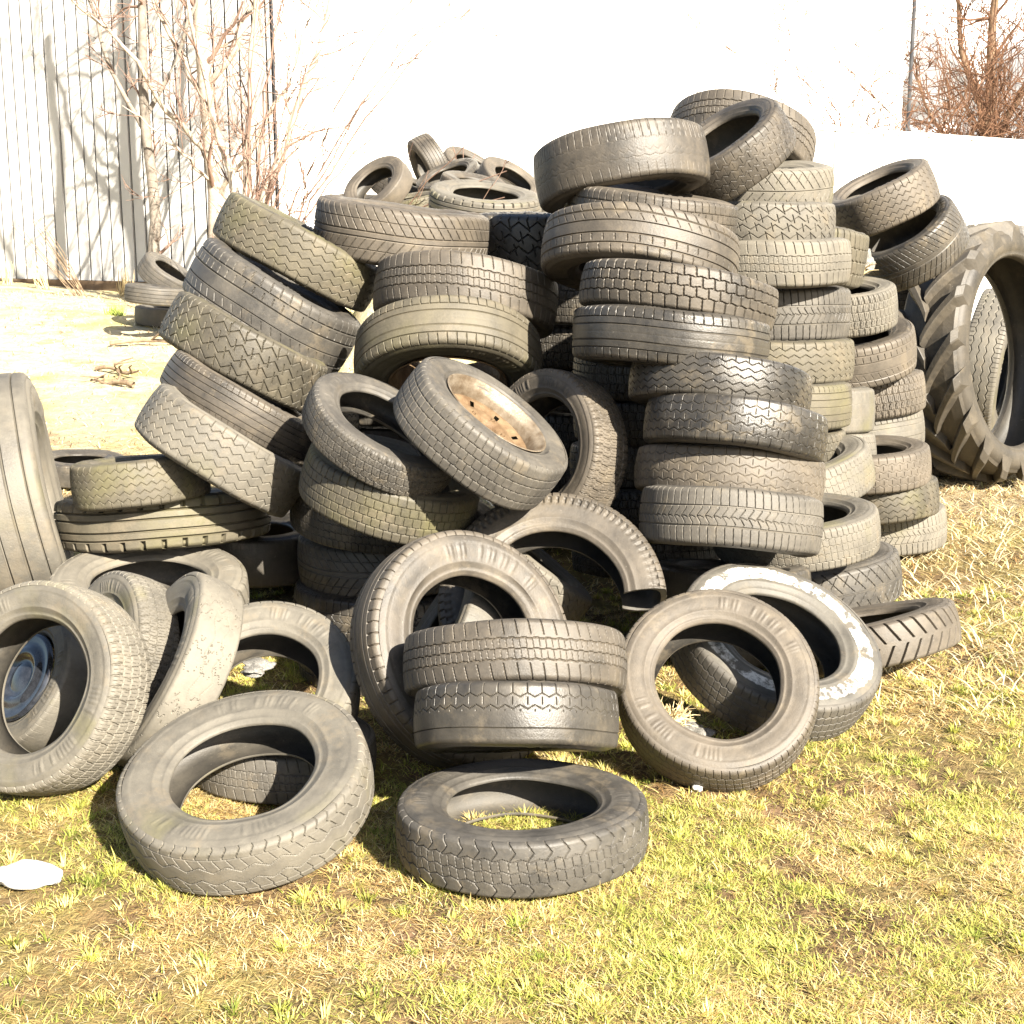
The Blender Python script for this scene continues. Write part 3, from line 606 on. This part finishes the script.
def ground_mat():
    m, nt, b = new_mat('matted_turf'); tc = N(nt, 'ShaderNodeTexCoord'); o = tc.outputs['Object']
    n1 = noise(nt, o, 1.1, 6, .6); n2 = noise(nt, o, 9, 6, .7); n3 = noise(nt, o, 45, 5, .7); n4 = noise(nt, o, 2.6, 4, .6)
    c = mix(nt, ramp(nt, n2, .35, .65), (.085, .055, .030), (.20, .135, .065))
    c = mix(nt, ramp(nt, n1, .45, .65), c, (.22, .19, .06))
    c = mix(nt, ramp(nt, n4, .56, .70), c, (.17, .105, .065))
    c = mix(nt, math_n(nt, 'MULTIPLY', ramp(nt, n3, .45, .75), .5), c, (.08, .055, .03))
    sx = N(nt, 'ShaderNodeSeparateXYZ'); nt.links.new(o, sx.inputs[0])
    far = N(nt, 'ShaderNodeMapRange'); far.inputs[1].default_value = 6; far.inputs[2].default_value = 11; nt.links.new(sx.outputs[1], far.inputs[0])
    straw = mix(nt, ramp(nt, n2, .3, .7), (.40, .32, .18), (.60, .53, .37)); straw = mix(nt, ramp(nt, n1, .50, .66), straw, (.36, .32, .13)); straw = mix(nt, math_n(nt, 'MULTIPLY', ramp(nt, n4, .58, .66), .7), straw, (.26, .18, .11))
    c = mix(nt, far.outputs[0], c, straw)
    nt.links.new(c, b.inputs['Base Color']); b.inputs['Roughness'].default_value = .95; b.inputs['Specular IOR Level'].default_value = .1
    h = math_n(nt, 'MULTIPLY_ADD', n2, 2.); nt.links.new(n3, nt.nodes[-1].inputs[2]); bump(nt, b, h, .8, .03)
    return m
g = obj('ground', me, ground_mat()); tag(g, kind='structure')

# ------------------------------------------------------------------ grass blades
def blades(x, y, L, W, lean, cols, z=None, az=None):
    n = len(x); az = RNG.uniform(0, 2 * PI, n) if az is None else az; z = gz(x, y) if z is None else z
    d = np.stack([np.cos(az), np.sin(az)], -1); s = np.stack([-np.sin(az), np.cos(az)], -1)
    le = lean * L; h = L * np.sqrt(np.maximum(1 - lean ** 2, .02))
    b0 = np.stack([x, y, z - .004], -1)
    def pt(t, w):
        off = np.concatenate([d * (le * t ** 1.6)[:, None], (h * (t - .25 * t * t * lean))[:, None]], -1)
        return b0 + off + np.concatenate([s * w[:, None], np.zeros((n, 1))], -1)
    o = np.ones(n)
    V = np.stack([pt(0 * o, -W), pt(0 * o, W), pt(.55 * o, -W * .8), pt(.55 * o, W * .8), pt(o, 0 * W)], 1).reshape(-1, 3)
    i = np.arange(n)[:, None] * 5
    return V, i + np.array([[0, 1, 3, 2]]), i + np.array([[2, 3, 4]]), np.repeat(cols, 5, 0)
def pick(n, pal, p):
    return np.array(pal)[RNG.choice(len(pal), n, p=p)] * RNG.uniform(.45, 1.2, (n, 1))
GREEN = [(.26, .31, .055), (.42, .43, .085), (.54, .50, .13), (.62, .55, .20)]
STRAW = [(.62, .47, .19), (.50, .34, .13), (.27, .155, .06), (.72, .61, .36)]
VV = []; QQ = []; TT = []; CC = []; off = 0
def put(x, y, L, W, lean, c, z=None, az=None):
    global off
    v, q, t, c = blades(x, y, L, W, lean, c, z, az); VV.append(v); QQ.append(q + off); TT.append(t + off); CC.append(c); off += len(v)
def scatter(n, y0, y1, mfun):
    y = y0 + (y1 - y0) * RNG.random(n); x = (RNG.random(n) * 2 - 1) * (.40 * y1 + .9)
    k = np.abs(x) < .40 * y + .9; x, y = x[k], y[k]
    k = RNG.random(len(x)) < mfun(x, y); return x[k], y[k]
def clump(x, y): return np.clip(.30 + 2.6 * (vnoise(x, y, 3.3) * .25 + vnoise(x, y, 9.1) * .35 + vnoise(x, y, 19.) * .4 - .40), .10, 1) * (1 - .72 * smn(.50, .66, vnoise(x + 11, y * 1.5, 1.7)) * smn(3.3, 2.8, y) * smn(.9, -.3, x))
for (n, y0, y1, L0, W0) in ((520000, 2.2, 3.4, .026, .0010), (360000, 3.4, 5.2, .030, .0014), (100000, 5.2, 9, .040, .0026)):
    x, y = scatter(n, y0, y1, clump); n = len(x)
    gr = np.clip((vnoise(x + 7, y, 2.3) * .5 + vnoise(x, y + 5, 7.) * .5 - .40) * 2.6 + .12, .03, .85) * np.clip(1.15 - .25 * np.maximum(y - 3.3, 0) - .12 * np.maximum(x, 0), .15, 1)
    isg = RNG.random(n) < gr
    c = np.where(isg[:, None], pick(n, GREEN, [.20, .30, .30, .20]), pick(n, STRAW, [.42, .22, .14, .22]))
    put(x, y, L0 * RNG.uniform(.4, 1.7, n) * np.where(isg, .9, 1.15), W0 * RNG.uniform(.6, 1.5, n), np.where(isg, RNG.uniform(.68, .985, n), RNG.uniform(.86, .999, n)), c)
# small star-shaped tufts, their blades leaning outwards
tx, ty = scatter(4200, 2.2, 5.6, lambda x, y: .15 + vnoise(x, y, 2.6)); tx = tx[:2600]; ty = ty[:2600]; nt_ = len(tx)
cnt = RNG.integers(18, 64, nt_); idx = np.repeat(np.arange(nt_), cnt); n = len(idx)
tr_ = RNG.uniform(.008, .022, nt_)[idx]; az = RNG.uniform(0, 2 * PI, n); rr = tr_ * np.sqrt(RNG.random(n))
x = tx[idx] + rr * np.cos(az); y = ty[idx] + rr * np.sin(az)
tc_ = pick(nt_, GREEN + STRAW[:1], [.16, .30, .26, .14, .14])[idx] * RNG.uniform(.7, 1.2, (n, 1))
put(x, y, RNG.uniform(.018, .040, nt_)[idx] * RNG.uniform(.5, 1.3, n), .0012 * RNG.uniform(.7, 1.6, n), np.clip(.25 + .6 * rr / tr_ + RNG.normal(0, .12, n), .05, .96), tc_, None, az + RNG.normal(0, .35, n))
# long flattened straw by the stacks on the right and in the far yard
x, y = scatter(52000, 4.0, 9, lambda x, y: np.clip((x - .75) * 1.6, 0, 1)); n = len(x)
put(x, y, RNG.uniform(.05, .16, n), RNG.uniform(.0015, .003, n), RNG.uniform(.85, .992, n), pick(n, [(.68, .57, .33), (.76, .68, .46), (.54, .40, .19), (.34, .20, .08)], [.36, .34, .18, .12]))
x, y = scatter(42000, 7, 18, lambda x, y: clump(x, y) * (x < 5)); n = len(x)
put(x, y, RNG.uniform(.03, .10, n), RNG.uniform(.003, .006, n), RNG.uniform(.7, .98, n), pick(n, [(.64, .57, .40), (.70, .64, .50), (.46, .44, .20), (.34, .23, .13)], [.32, .25, .27, .16]))
# taller stems along the foot of the tyres
px_ = []; 
for row in TYRES:
    if row[0] in ('T1', 'T5', 'T9', 'T7', 'F7', 'H', 'T6', 'D10'):
        lx, ly = row[1][0], row[1][1]; R = row[3]; m_ = 60 if row[0] != 'H' else 200
        a = RNG.uniform(PI * .9, PI * 2.15, m_); rr = R * RNG.uniform(.98, 1.15, m_)
        px_.append(np.stack([lx + rr * np.cos(a), ly + rr * np.sin(a)], -1))
pp = np.concatenate(px_); n = len(pp)
put(pp[:, 0], pp[:, 1], RNG.uniform(.02, .055, n), RNG.uniform(.0012, .0022, n), RNG.uniform(.1, .7, n), pick(n, GREEN[1:] + STRAW[:1], [.3, .3, .2, .2]))
me = mesh_np('grass', np.concatenate(VV), np.concatenate(QQ), np.concatenate(TT), False, {'Col': np.concatenate(CC)})
m, nt, b = new_mat('grass_blades'); at = N(nt, 'ShaderNodeAttribute', attribute_name='Col'); nt.links.new(at.outputs['Color'], b.inputs['Base Color'])
b.inputs['Roughness'].default_value = .6; b.inputs['Specular IOR Level'].default_value = .25
tr = N(nt, 'ShaderNodeBsdfTranslucent'); nt.links.new(at.outputs['Color'], tr.inputs['Color']); ms = N(nt, 'ShaderNodeMixShader'); ms.inputs[0].default_value = .25
nt.links.new(b.outputs[0], ms.inputs[1]); nt.links.new(tr.outputs[0], ms.inputs[2]); nt.links.new(ms.outputs[0], nt.nodes['Material Output'].inputs['Surface'])
tag(obj('grass', me, m), kind='stuff')

# ------------------------------------------------------------------ buildings and walls
shed = empty('shed', (-2.88, 17.4, .55)); tag(shed, 'large white shed with boarded end wall and smooth panelled long wall', 'shed')
def wall_strip(mb, x0, x1, z0, z1, pitch, gap, depth, back=None):
    """boards with recessed joints, local: wall face along +x, front at y=0 looking to -y"""
    x = x0
    (back or mb).box((x0, depth, z0), (x1, depth + .05, z1))
    while x < x1 - .01:
        e = min(x + pitch, x1) - gap
        mb.box((x, 0, z0), (e, depth - .002, z1)); x += pitch
ang1 = math.atan2(-2.6, 4.4)
w1 = MB(); wb = MB(); wall_strip(w1, -13.0, -.014, .25, 6.2, .215, .042, .03, wb)
o = w1.build('boarded_wall', M_WHITEWALL, shed); o.rotation_euler = (0, 0, ang1)
bw = wb.build('gap_shade', M_PIPE, o)  # dark sheet painted in for the unlit interior behind the board gaps
s1 = MB(); s1.box((-13.0, -.03, .10), (-.06, .08, .245)); o = s1.build('sill', M_PLINTH, shed); o.rotation_euler = (0, 0, ang1)
s2 = MB(); s2.box((-13.0, -.012, -1.2), (-.06, .09, .098)); o = s2.build('plinth', M_CONCRETE, shed); o.rotation_euler = (0, 0, ang1)
ang2 = math.atan2(1.6, 8.46)
w2 = MB(); wall_strip(w2, .014, 8.20, -.6, 6.2, 1.07, .02, .02)
o = w2.build('panelled_wall', M_WHITEPANEL, shed); o.rotation_euler = (0, 0, ang2)
c1 = MB(); c1.box((-.012, -.006, -.6), (.012, .05, 6.2)); o = c1.build('corner_post', M_PIPE, shed); o.rotation_euler = (0, 0, (ang1 + ang2) / 2)
sd = MB(); sd.box((8.05, .075, -.6), (8.20, 9, 6.2)); o = sd.build('gable_wall', M_WHITEPANEL, shed); o.rotation_euler = (0, 0, ang2)
dp = MB(); dp.tube([(8.25, -.06, -.6), (8.25, -.06, 2.), (8.25, -.06, 6.1)], .026, 10)
for z in (.6, 2.2): dp.box((8.21, -.08, z), (8.29, .0, z + .05))
o = dp.build('downpipe', M_PIPE, shed); o.rotation_euler = (0, 0, ang2)
rf = MB(); rf.box((-.2, -.35, 6.22), (8.35, 9.2, 6.36)); o = rf.build('roof', M_CONCRETE, shed); o.rotation_euler = (0, 0, ang2)
rf = MB(); rf.box((-13.1, -.3, 6.21), (-.3, 7, 6.34)); o = rf.build('roof', M_CONCRETE, shed); o.rotation_euler = (0, 0, ang1)

fen = empty('concrete_wall', (2.72, 12.0, .1)); tag(fen, 'low white concrete slab wall running behind the tractor tyre', 'wall')
fb = MB(); angf = math.atan2(1.1, 1.45)
for k in range(-2, 14):
    fb.box((k * .64 + .01, 0, -.4), ((k + 1) * .64 - .008, .1, 2.18))
o = fb.build('slabs', M_FENCE, fen); o.rotation_euler = (0, 0, angf)
cp = MB(); cp.box((-1.28, -.015, 2.183), (8.96, .115, 2.215)); o = cp.build('coping', M_FENCE, fen); o.rotation_euler = (0, 0, angf)

# ------------------------------------------------------------------ trees and shrubs
def rv(): return np.array([random.gauss(0, 1), random.gauss(0, 1), random.gauss(0, 1)])
def grow(tk, cr, p, d, L, r, lev, maxlev, spread=.55, upb=.12, nch=(3, 5), thin=.0042):
    n = 6; pts = [p.copy()]; q = p.copy(); dd = d / np.linalg.norm(d)
    for k in range(n):
        dd = dd + .16 * rv() + np.array([0, 0, upb * .35]); dd /= np.linalg.norm(dd); q = q + dd * L / n; pts.append(q.copy())
    r1 = max(r * .35, thin * .6)
    (tk if lev == 0 else cr).tube(pts, np.linspace(r, r1, n + 1), 7 if lev == 0 else 5 if lev == 1 else 4)
    if lev >= maxlev: return
    for k in range(random.randint(*nch)):
        t = random.uniform(.25, 1.0); i = min(int(t * n), n - 1); f = t * n - i
        bp = pts[i] * (1 - f) + pts[i + 1] * f; ax = pts[i + 1] - pts[i]; ax /= np.linalg.norm(ax)
        nd = ax + spread * rv() * 1.1 + np.array([0, 0, upb])
        grow(tk, cr, bp, nd, L * random.uniform(.45, .75), max(r * (1 - t * .6) * .5, thin), lev + 1, maxlev, spread, upb, nch, thin)
def limb(tk, cr, pts, r0, r1, twig_lev=2, nt=9, L=1.0, thin=.0042):
    pts = np.array(pts, float); n = 14
    d = np.r_[0, np.cumsum(np.linalg.norm(np.diff(pts, axis=0), axis=1))]; t = np.linspace(0, d[-1], n)
    P = np.stack([np.interp(t, d, pts[:, k]) for k in range(3)], -1); P[1:-1] += np.random.RandomState(len(pts) * 7 + int(abs(pts[0, 0]) * 100)).normal(0, .018, (n - 2, 3))
    rr = np.linspace(r0, r1, n); tk.tube(P, rr, 8)
    for k in range(nt):
        i = random.randint(2, n - 2); ax = P[i + 1] - P[i]; ax /= np.linalg.norm(ax)
        grow(tk, cr, P[i], ax + .6 * rv() + np.array([0, 0, .1]), L * random.uniform(.4, 1.0), max(rr[i] * .38, thin * 1.3), 1, twig_lev, .5, .12, (2, 4), thin)
def tree(name, label, base, fn, mt, mc, cat='tree', group=None):
    root = empty(name, base); tag(root, label, cat, group); tk, cr = MB(), MB(); random.seed(sum(map(ord, label))); fn(tk, cr)
    tk.build('trunk', mt, root, True); cr.build('crown', mc, root, True); return root
def z_at(x, y): return float(base_z(np.array(x), np.array(y)))
bx, by = -3.52, 16.6; bz = z_at(bx, by)
def left_tree(tk, cr):
    A = lambda x, z, dy=0: (x * 1.07 - bx, dy, 1.45 + (z - 1.45) * 1.07 - bz)
    limb(tk, cr, [A(-3.24, bz - .1), A(-3.28, 1.5), A(-3.32, 2.94), A(-3.36, 4.2), A(-3.30, 6.4)], .11, .04, 3, 16, 1.2)
    limb(tk, cr, [A(-3.31, 2.3), A(-3.74, 2.77, -.2), A(-4.02, 3.33, -.4), A(-4.9, 4.15, -.6)], .034, .010, 3, 10, .9)
    limb(tk, cr, [A(-3.30, 2.75), A(-3.62, 3.4, .2), A(-4.0, 4.1, .3), A(-4.3, 5.2, .5)], .036, .012, 3, 10, 1.0)
    limb(tk, cr, [A(-3.33, 2.95), A(-3.0, 3.25, -.2), A(-2.72, 3.9, -.3), A(-2.5, 5.4, -.5)], .040, .014, 3, 12, 1.0)
    limb(tk, cr, [A(-3.27, 1.95), A(-3.6, 2.35, -.3), A(-4.1, 2.75, -.5)], .022, .006, 3, 6, .7)
    limb(tk, cr, [A(-3.28, 1.75), A(-2.75, 2.35, -.3), A(-2.35, 3.0, -.5), A(-1.85, 4.2, -.7)], .028, .009, 3, 12, .9)
tree('bare_tree', 'bare pale barked tree in front of the boarded white wall', (bx, by, bz), left_tree, M_BARK, M_TWIG)
def second_tree(tk, cr):
    A = lambda x, z, dy=0: (x, dy, z - 1.0)
    limb(tk, cr, [A(0, .3), A(.02, 2.0), A(-.03, 3.3), A(.05, 4.6), A(.0, 6.4)], .075, .03, 3, 6, .8)
    limb(tk, cr, [A(0, 2.6), A(-.35, 3.3), A(-.6, 4.2), A(-.75, 5.6)], .030, .010, 3, 5, .8)
    limb(tk, cr, [A(.02, 2.9), A(.4, 3.5), A(.7, 4.3), A(.9, 5.6)], .028, .010, 3, 5, .8)
tree('bare_tree', 'greyish bare tree close to the boarded wall behind the small trio of tyres', (-4.22, 16.5, 1.0 - .1), second_tree, M_BARK3, M_TWIG)
def stem_tree(tk, cr):
    for (dx, dy, hh, ll) in ((.05, 0, 4.6, .2), (.25, .1, 4.0, .9), (-.1, .1, 3.6, -.5)):
        limb(tk, cr, [(0, 0, -.1), (dx * .5, dy, hh * .3), (dx + ll * .5, dy, hh * .65), (ll + dx, dy, hh)], .060, .014, 3, 13, .8)
sx, sy = -2.72, 14.4
tree('bare_tree', 'slender bare tree with several thin stems right beside the pale trunk', (sx, sy, z_at(sx, sy)), stem_tree, M_BARK, M_TWIG)
def shrub_fan(tk, cr):
    for k in range(15):
        dx = random.uniform(.1, 2.7); z = random.uniform(2.0, 3.9) - .25 * dx; dy = random.uniform(-.5, .2)
        limb(tk, cr, [(random.uniform(-.15, .15), 0, -.05), (dx * .30, dy * .3, z * .45), (dx * .66, dy * .7, z * .80), (dx, dy, z)], .013, .0048, 2, 6, .75, .0046)
fx, fy = -2.55, 13.4
tree('bare_shrub', 'spreading bare shrub with long thin twigs arching toward the far heap', (fx, fy, z_at(fx, fy)), shrub_fan, M_TWIG, M_TWIG, 'shrub')
def arch_twigs(tk, cr):
    for k in range(5):
        z0 = random.uniform(1.0, 1.6); 
        limb(tk, cr, [(0, 0, -.1), (.5, -.5, z0 * .6), (1.1, -1.2, z0 * .85), (1.55 + random.uniform(0, .8), -1.75, z0 + random.uniform(-.35, .45))], .011, .004, 2, 4, .5, .003)
tree('bare_shrub', 'few bare pinkish twigs hanging across the open tyres of the far heap', (-2.15, 12.7, z_at(-2.15, 12.7)), arch_twigs, M_TWIG, M_TWIG, 'shrub')
def right_tree(tk, cr):
    limb(tk, cr, [(0, 0, -.3), (-.02, 0, 2.6), (-.05, 0, 4.6), (.05, 0, 7.5)], .105, .035, 3, 40, 1.6, .006)
    limb(tk, cr, [(0, 0, 2.4), (.5, -.2, 3.7), (.9, -.3, 5.0), (1.3, -.4, 7.)], .06, .018, 3, 19, 1.4, .006)
    limb(tk, cr, [(0, 0, 2.9), (-.4, .2, 3.9), (-.6, .3, 5.2), (-.8, .3, 7.)], .05, .018, 3, 19, 1.2, .006)
    limb(tk, cr, [(0, 0, 2.1), (.9, .2, 2.9), (1.8, .3, 3.6), (2.8, .3, 4.3)], .05, .014, 3, 17, 1.2, .006)
    limb(tk, cr, [(0, 0, 2.0), (-.6, .1, 2.7), (-1.0, .1, 3.3), (-1.2, .2, 4.0)], .045, .012, 3, 20, 1.0, .0065)
tree('bare_tree', 'bare brown tree rising behind the low white concrete wall', (7.3, 21.8, .1), right_tree, M_BARK2, M_TWIG2)
def hedge(tk, cr):
    for k in range(190):
        x = random.uniform(-3.6, 3.6); y = random.uniform(-.5, .5); h = random.uniform(1.8, 3.2)
        grow(tk, cr, np.array([x, y, -.1]), np.array([random.gauss(0, .25), random.gauss(0, .2), 1]), h, .014, 0 if k < 40 else 1, 3 if k < 120 else 2, .55, .08, (3, 5), .0065)
tree('hedge', 'reddish brown leafless hedge showing over the low white wall', (8.6, 19.8, .1), hedge, M_BARK2, M_TWIG2, 'hedge')
def small_shrub(tk, cr):
    for k in range(10):
        d = np.array([random.gauss(.05, .36), random.gauss(0, .25), 1.0])
        grow(tk, cr, np.array([random.uniform(-.5, .5), random.uniform(-.15, .15), -.1]), d, random.uniform(2.1, 2.9), .016, 0, 2, .42, .05, (4, 6), .0055)
tree('bare_shrub', 'small bare shrub poking above the low wall beside the downpipe', (4.15, 16.2, .1), small_shrub, M_TWIG2, M_TWIG2, 'shrub')

def stalks(name, label, x, y, n, h, lean, mat, rad=.005):
    root = MB()
    for k in range(n):
        a = random.uniform(-.5, .5); L = h * random.uniform(.5, 1.)
        tip = np.array([lean * L + a * L * .35, random.uniform(-.15, .15), L])
        p0 = np.array([random.uniform(-.08, .08), random.uniform(-.05, .05), -.03])
        root.tube([p0, p0 + tip * .5 + np.array([a * .05, 0, .04 * L]), p0 + tip], [rad, rad * .8, rad * .35], 5)
    o = root.build(name, mat); o.location = (x, y, z_at(x, y)); return o
tag(stalks('dry_weed', 'leaning dry weed stalks against the boarded wall', -5.35, 17.35, 14, 1.1, -.62, M_DEADWOOD, .006), cat='weed', label='leaning dry weed stalks against the boarded wall')
for k, (wx, wy, wn, wh, lab) in enumerate(((-6.9, 19.1, 22, .35, 'low clump of dry weeds at the wall foot, nearest the photo edge'), (-6.3, 18.75, 26, .45, 'straggly dry weeds at the wall foot beyond the leaning stalks'),
        (-4.9, 17.7, 24, .40, 'dry weed clump at the wall foot between the leaning stalks and the tyre trio'), (-5.0, 12.2, 40, .16, 'small tuft of dry grass out on the open yard'))):
    tag(stalks('dry_weed', lab, wx, wy, wn, wh, random.uniform(-.3, .3), M_STRAWSTALK, .006), lab, 'weed')
tag(stalks('green_weed', '', -4.28, 15.0, 60, .16, 0, simple('green_leaf', (.18, .24, .05), (.34, .40, .10), 8), .008), 'small green weed beside the trio of tyres by the shed', 'weed')
def branch(x, y, L, rz, r, label, tw=3):
    mb = MB(); pts = [np.array([t * L, .04 * math.sin(t * 5) * L, r * .8 + .02 * math.sin(t * 7)]) for t in np.linspace(0, 1, 8)]
    mb.tube(pts, np.linspace(r, r * .4, 8), 6)
    for k in range(tw):
        i = random.randint(2, 6); mb.tube([pts[i], pts[i] + np.array([.12, random.choice((-1, 1)) * .15, .10]) * L, pts[i] + np.array([.26, random.choice((-1, 1)) * .22, .14]) * L], [r * .5, r * .4, r * .2], 5)
    o = mb.build('fallen_branch', M_DEADWOOD, None, True); o.location = (x, y, z_at(x, y) + .01); o.rotation_euler = (0, 0, rz)
    tag(o, label, 'branch', 'fallen branches in the yard')
branch(-3.75, 12.9, 1.3, .25, .022, 'longest fallen branch, lying on the dry grass by the trio of tyres')
branch(-3.5, 11.6, .55, -.6, .020, 'short dark stump of branch poking up from the dry grass', 4)
branch(-3.0, 10.9, .5, 2.6, .026, 'brownish short branch on dry grass close to the slanting stack')

# ------------------------------------------------------------------ small litter
def lump(name, mat, x, y, z, s, label, cat, seed, amp=.25, sub=4):
    import bmesh
    bm = bmesh.new(); bmesh.ops.create_icosphere(bm, subdivisions=sub, radius=1)
    rs = np.random.RandomState(seed); D = rs.normal(0, 1, (14, 3)); ph = rs.uniform(0, 6, 14)
    for v in bm.verts:
        c = np.array(v.co); k = sum(math.sin(2.2 * (1 + j * .28) * c.dot(D[j]) + ph[j]) / (1 + j * .3) for j in range(14))
        v.co = Vector(c * (1 + amp * k * .35)); v.co.z = max(v.co.z, -.55)
    me = bpy.data.meshes.new(name); bm.to_mesh(me); bm.free(); me.polygons.foreach_set('use_smooth', [True] * len(me.polygons))
    o = obj(name, me, mat, None, (x, y, z)); o.scale = s; o.rotation_euler = (0, 0, seed); tag(o, label, cat); return o
lump('foam_lump', M_FOAM, -1.10, 2.90, .018, (.080, .048, .026), 'bright white lump lying on the grass in front of the pile', 'lump', 3, .14)
lump('pebble', M_STONE, .49, 3.42, .012, (.016, .013, .011), 'small white pebble on the grass by the open leaning tyre', 'stone', 5)
lump('plastic_scrap', M_PLASTIC, .52, 3.78, .03, (.06, .04, .024), 'crumpled white scrap on the ground inside the open leaning tyre', 'scrap', 8, .6)
lump('plastic_scrap', M_PLASTIC, -.72, 3.70, .25, (.05, .035, .014), 'white scrap caught inside the half hidden dusty tyre', 'scrap', 11, .6)
lump('plastic_scrap', M_PLASTIC, 1.64, 6.55, 1.30, (.055, .04, .075), 'white scrap caught by the dry tuft high in the stacks', 'scrap', 13, .6)
def straw_tuft(x, y, z, n, L, label, up=.5, rad=.0016):
    mb = MB()
    for k in range(n):
        d = np.array([random.gauss(0, 1), random.gauss(0, 1), abs(random.gauss(up, .5))]); d /= np.linalg.norm(d); l = L * random.uniform(.5, 1.1)
        p = np.array([random.gauss(0, .25), random.gauss(0, .25), random.uniform(-.1, .25)]) * L
        mb.tube([p, p + d * l * .6, p + d * l + np.array([0, 0, -.15 * l])], [rad, rad * .9, rad * .4], 4)
    o = mb.build('straw_tuft', M_STRAWSTALK); o.location = (x, y, z); tag(o, label, 'straw')
straw_tuft(.46, 3.80, .05, 170, .085, 'tuft of pale straw on the ground inside the open leaning tyre')
straw_tuft(1.61, 6.52, 1.25, 26, .10, 'dry tuft caught between the second tall stack and the open tyres', .6, .0035)

# ------------------------------------------------------------------ far bank of white cloud, added to turn the blue sky white
import bmesh
bm = bmesh.new()
for k in range(90):
    r = random.uniform(60, 130); c = Vector((random.uniform(150, 900), 1150 + random.uniform(-80, 120), random.uniform(10, 620)))
    geo = bmesh.ops.create_icosphere(bm, subdivisions=4, radius=r, matrix=Matrix.Translation(c))
    for v in geo['verts']:
        d = (v.co - c).normalized(); k2 = sum(math.sin(d.dot(Vector((3 + 2*j, 5 - j, 2 + 3*j))) * 1.7 + j + c.x) / (1 + j) for j in range(5)); v.co += d * r * .10 * k2
me = bpy.data.meshes.new('added_clouds'); bm.to_mesh(me); bm.free(); me.polygons.foreach_set('use_smooth', [True] * len(me.polygons))
tag(obj('added_clouds', me, simple('added_cloud_white', (.80, .80, .81), (.86, .86, .86), .01, 1., 0)), kind='stuff')

# ------------------------------------------------------------------ camera, light
cam = bpy.data.cameras.new('camera'); cam.sensor_fit = 'HORIZONTAL'; cam.sensor_width = 36; cam.lens = 36 * 1377 / 1024; cam.clip_end = 2000; cam.clip_start = .05
co = bpy.data.objects.new('camera', cam); link(co); co.location = (0, 0, 1.45); co.rotation_euler = (math.radians(90 - 11.5), 0, 0); SC.camera = co
AZ, EL = math.radians(35), math.radians(33)
S = Vector((math.sin(AZ) * math.cos(EL), -math.cos(AZ) * math.cos(EL), math.sin(EL)))
sun = bpy.data.lights.new('sun', 'SUN'); sun.energy = 5.0; sun.angle = math.radians(.53); sun.color = (1.0, .92, .79)
so = bpy.data.objects.new('sun', sun); link(so); so.rotation_euler = S.to_track_quat('Z', 'Y').to_euler(); so.location = S * 30
w = bpy.data.worlds.new('World'); SC.world = w; w.use_nodes = True; nt = w.node_tree
sk = nt.nodes.new('ShaderNodeTexSky'); sk.sky_type = 'NISHITA'; sk.sun_disc = False; sk.dust_density = 1.5; sk.ozone_density = .5; sk.sun_elevation = EL; sk.sun_rotation = math.radians(180) - AZ
bg = nt.nodes['Background']; bg.inputs[1].default_value = .05; nt.links.new(sk.outputs[0], bg.inputs[0])
vs = SC.view_settings; vs.view_transform = 'Standard'; vs.look = 'None'; vs.exposure = 2.25; vs.gamma = 1; vs.use_curve_mapping = False
SC.cycles.max_bounces = 6; SC.cycles.diffuse_bounces = 2; SC.cycles.use_denoising = True
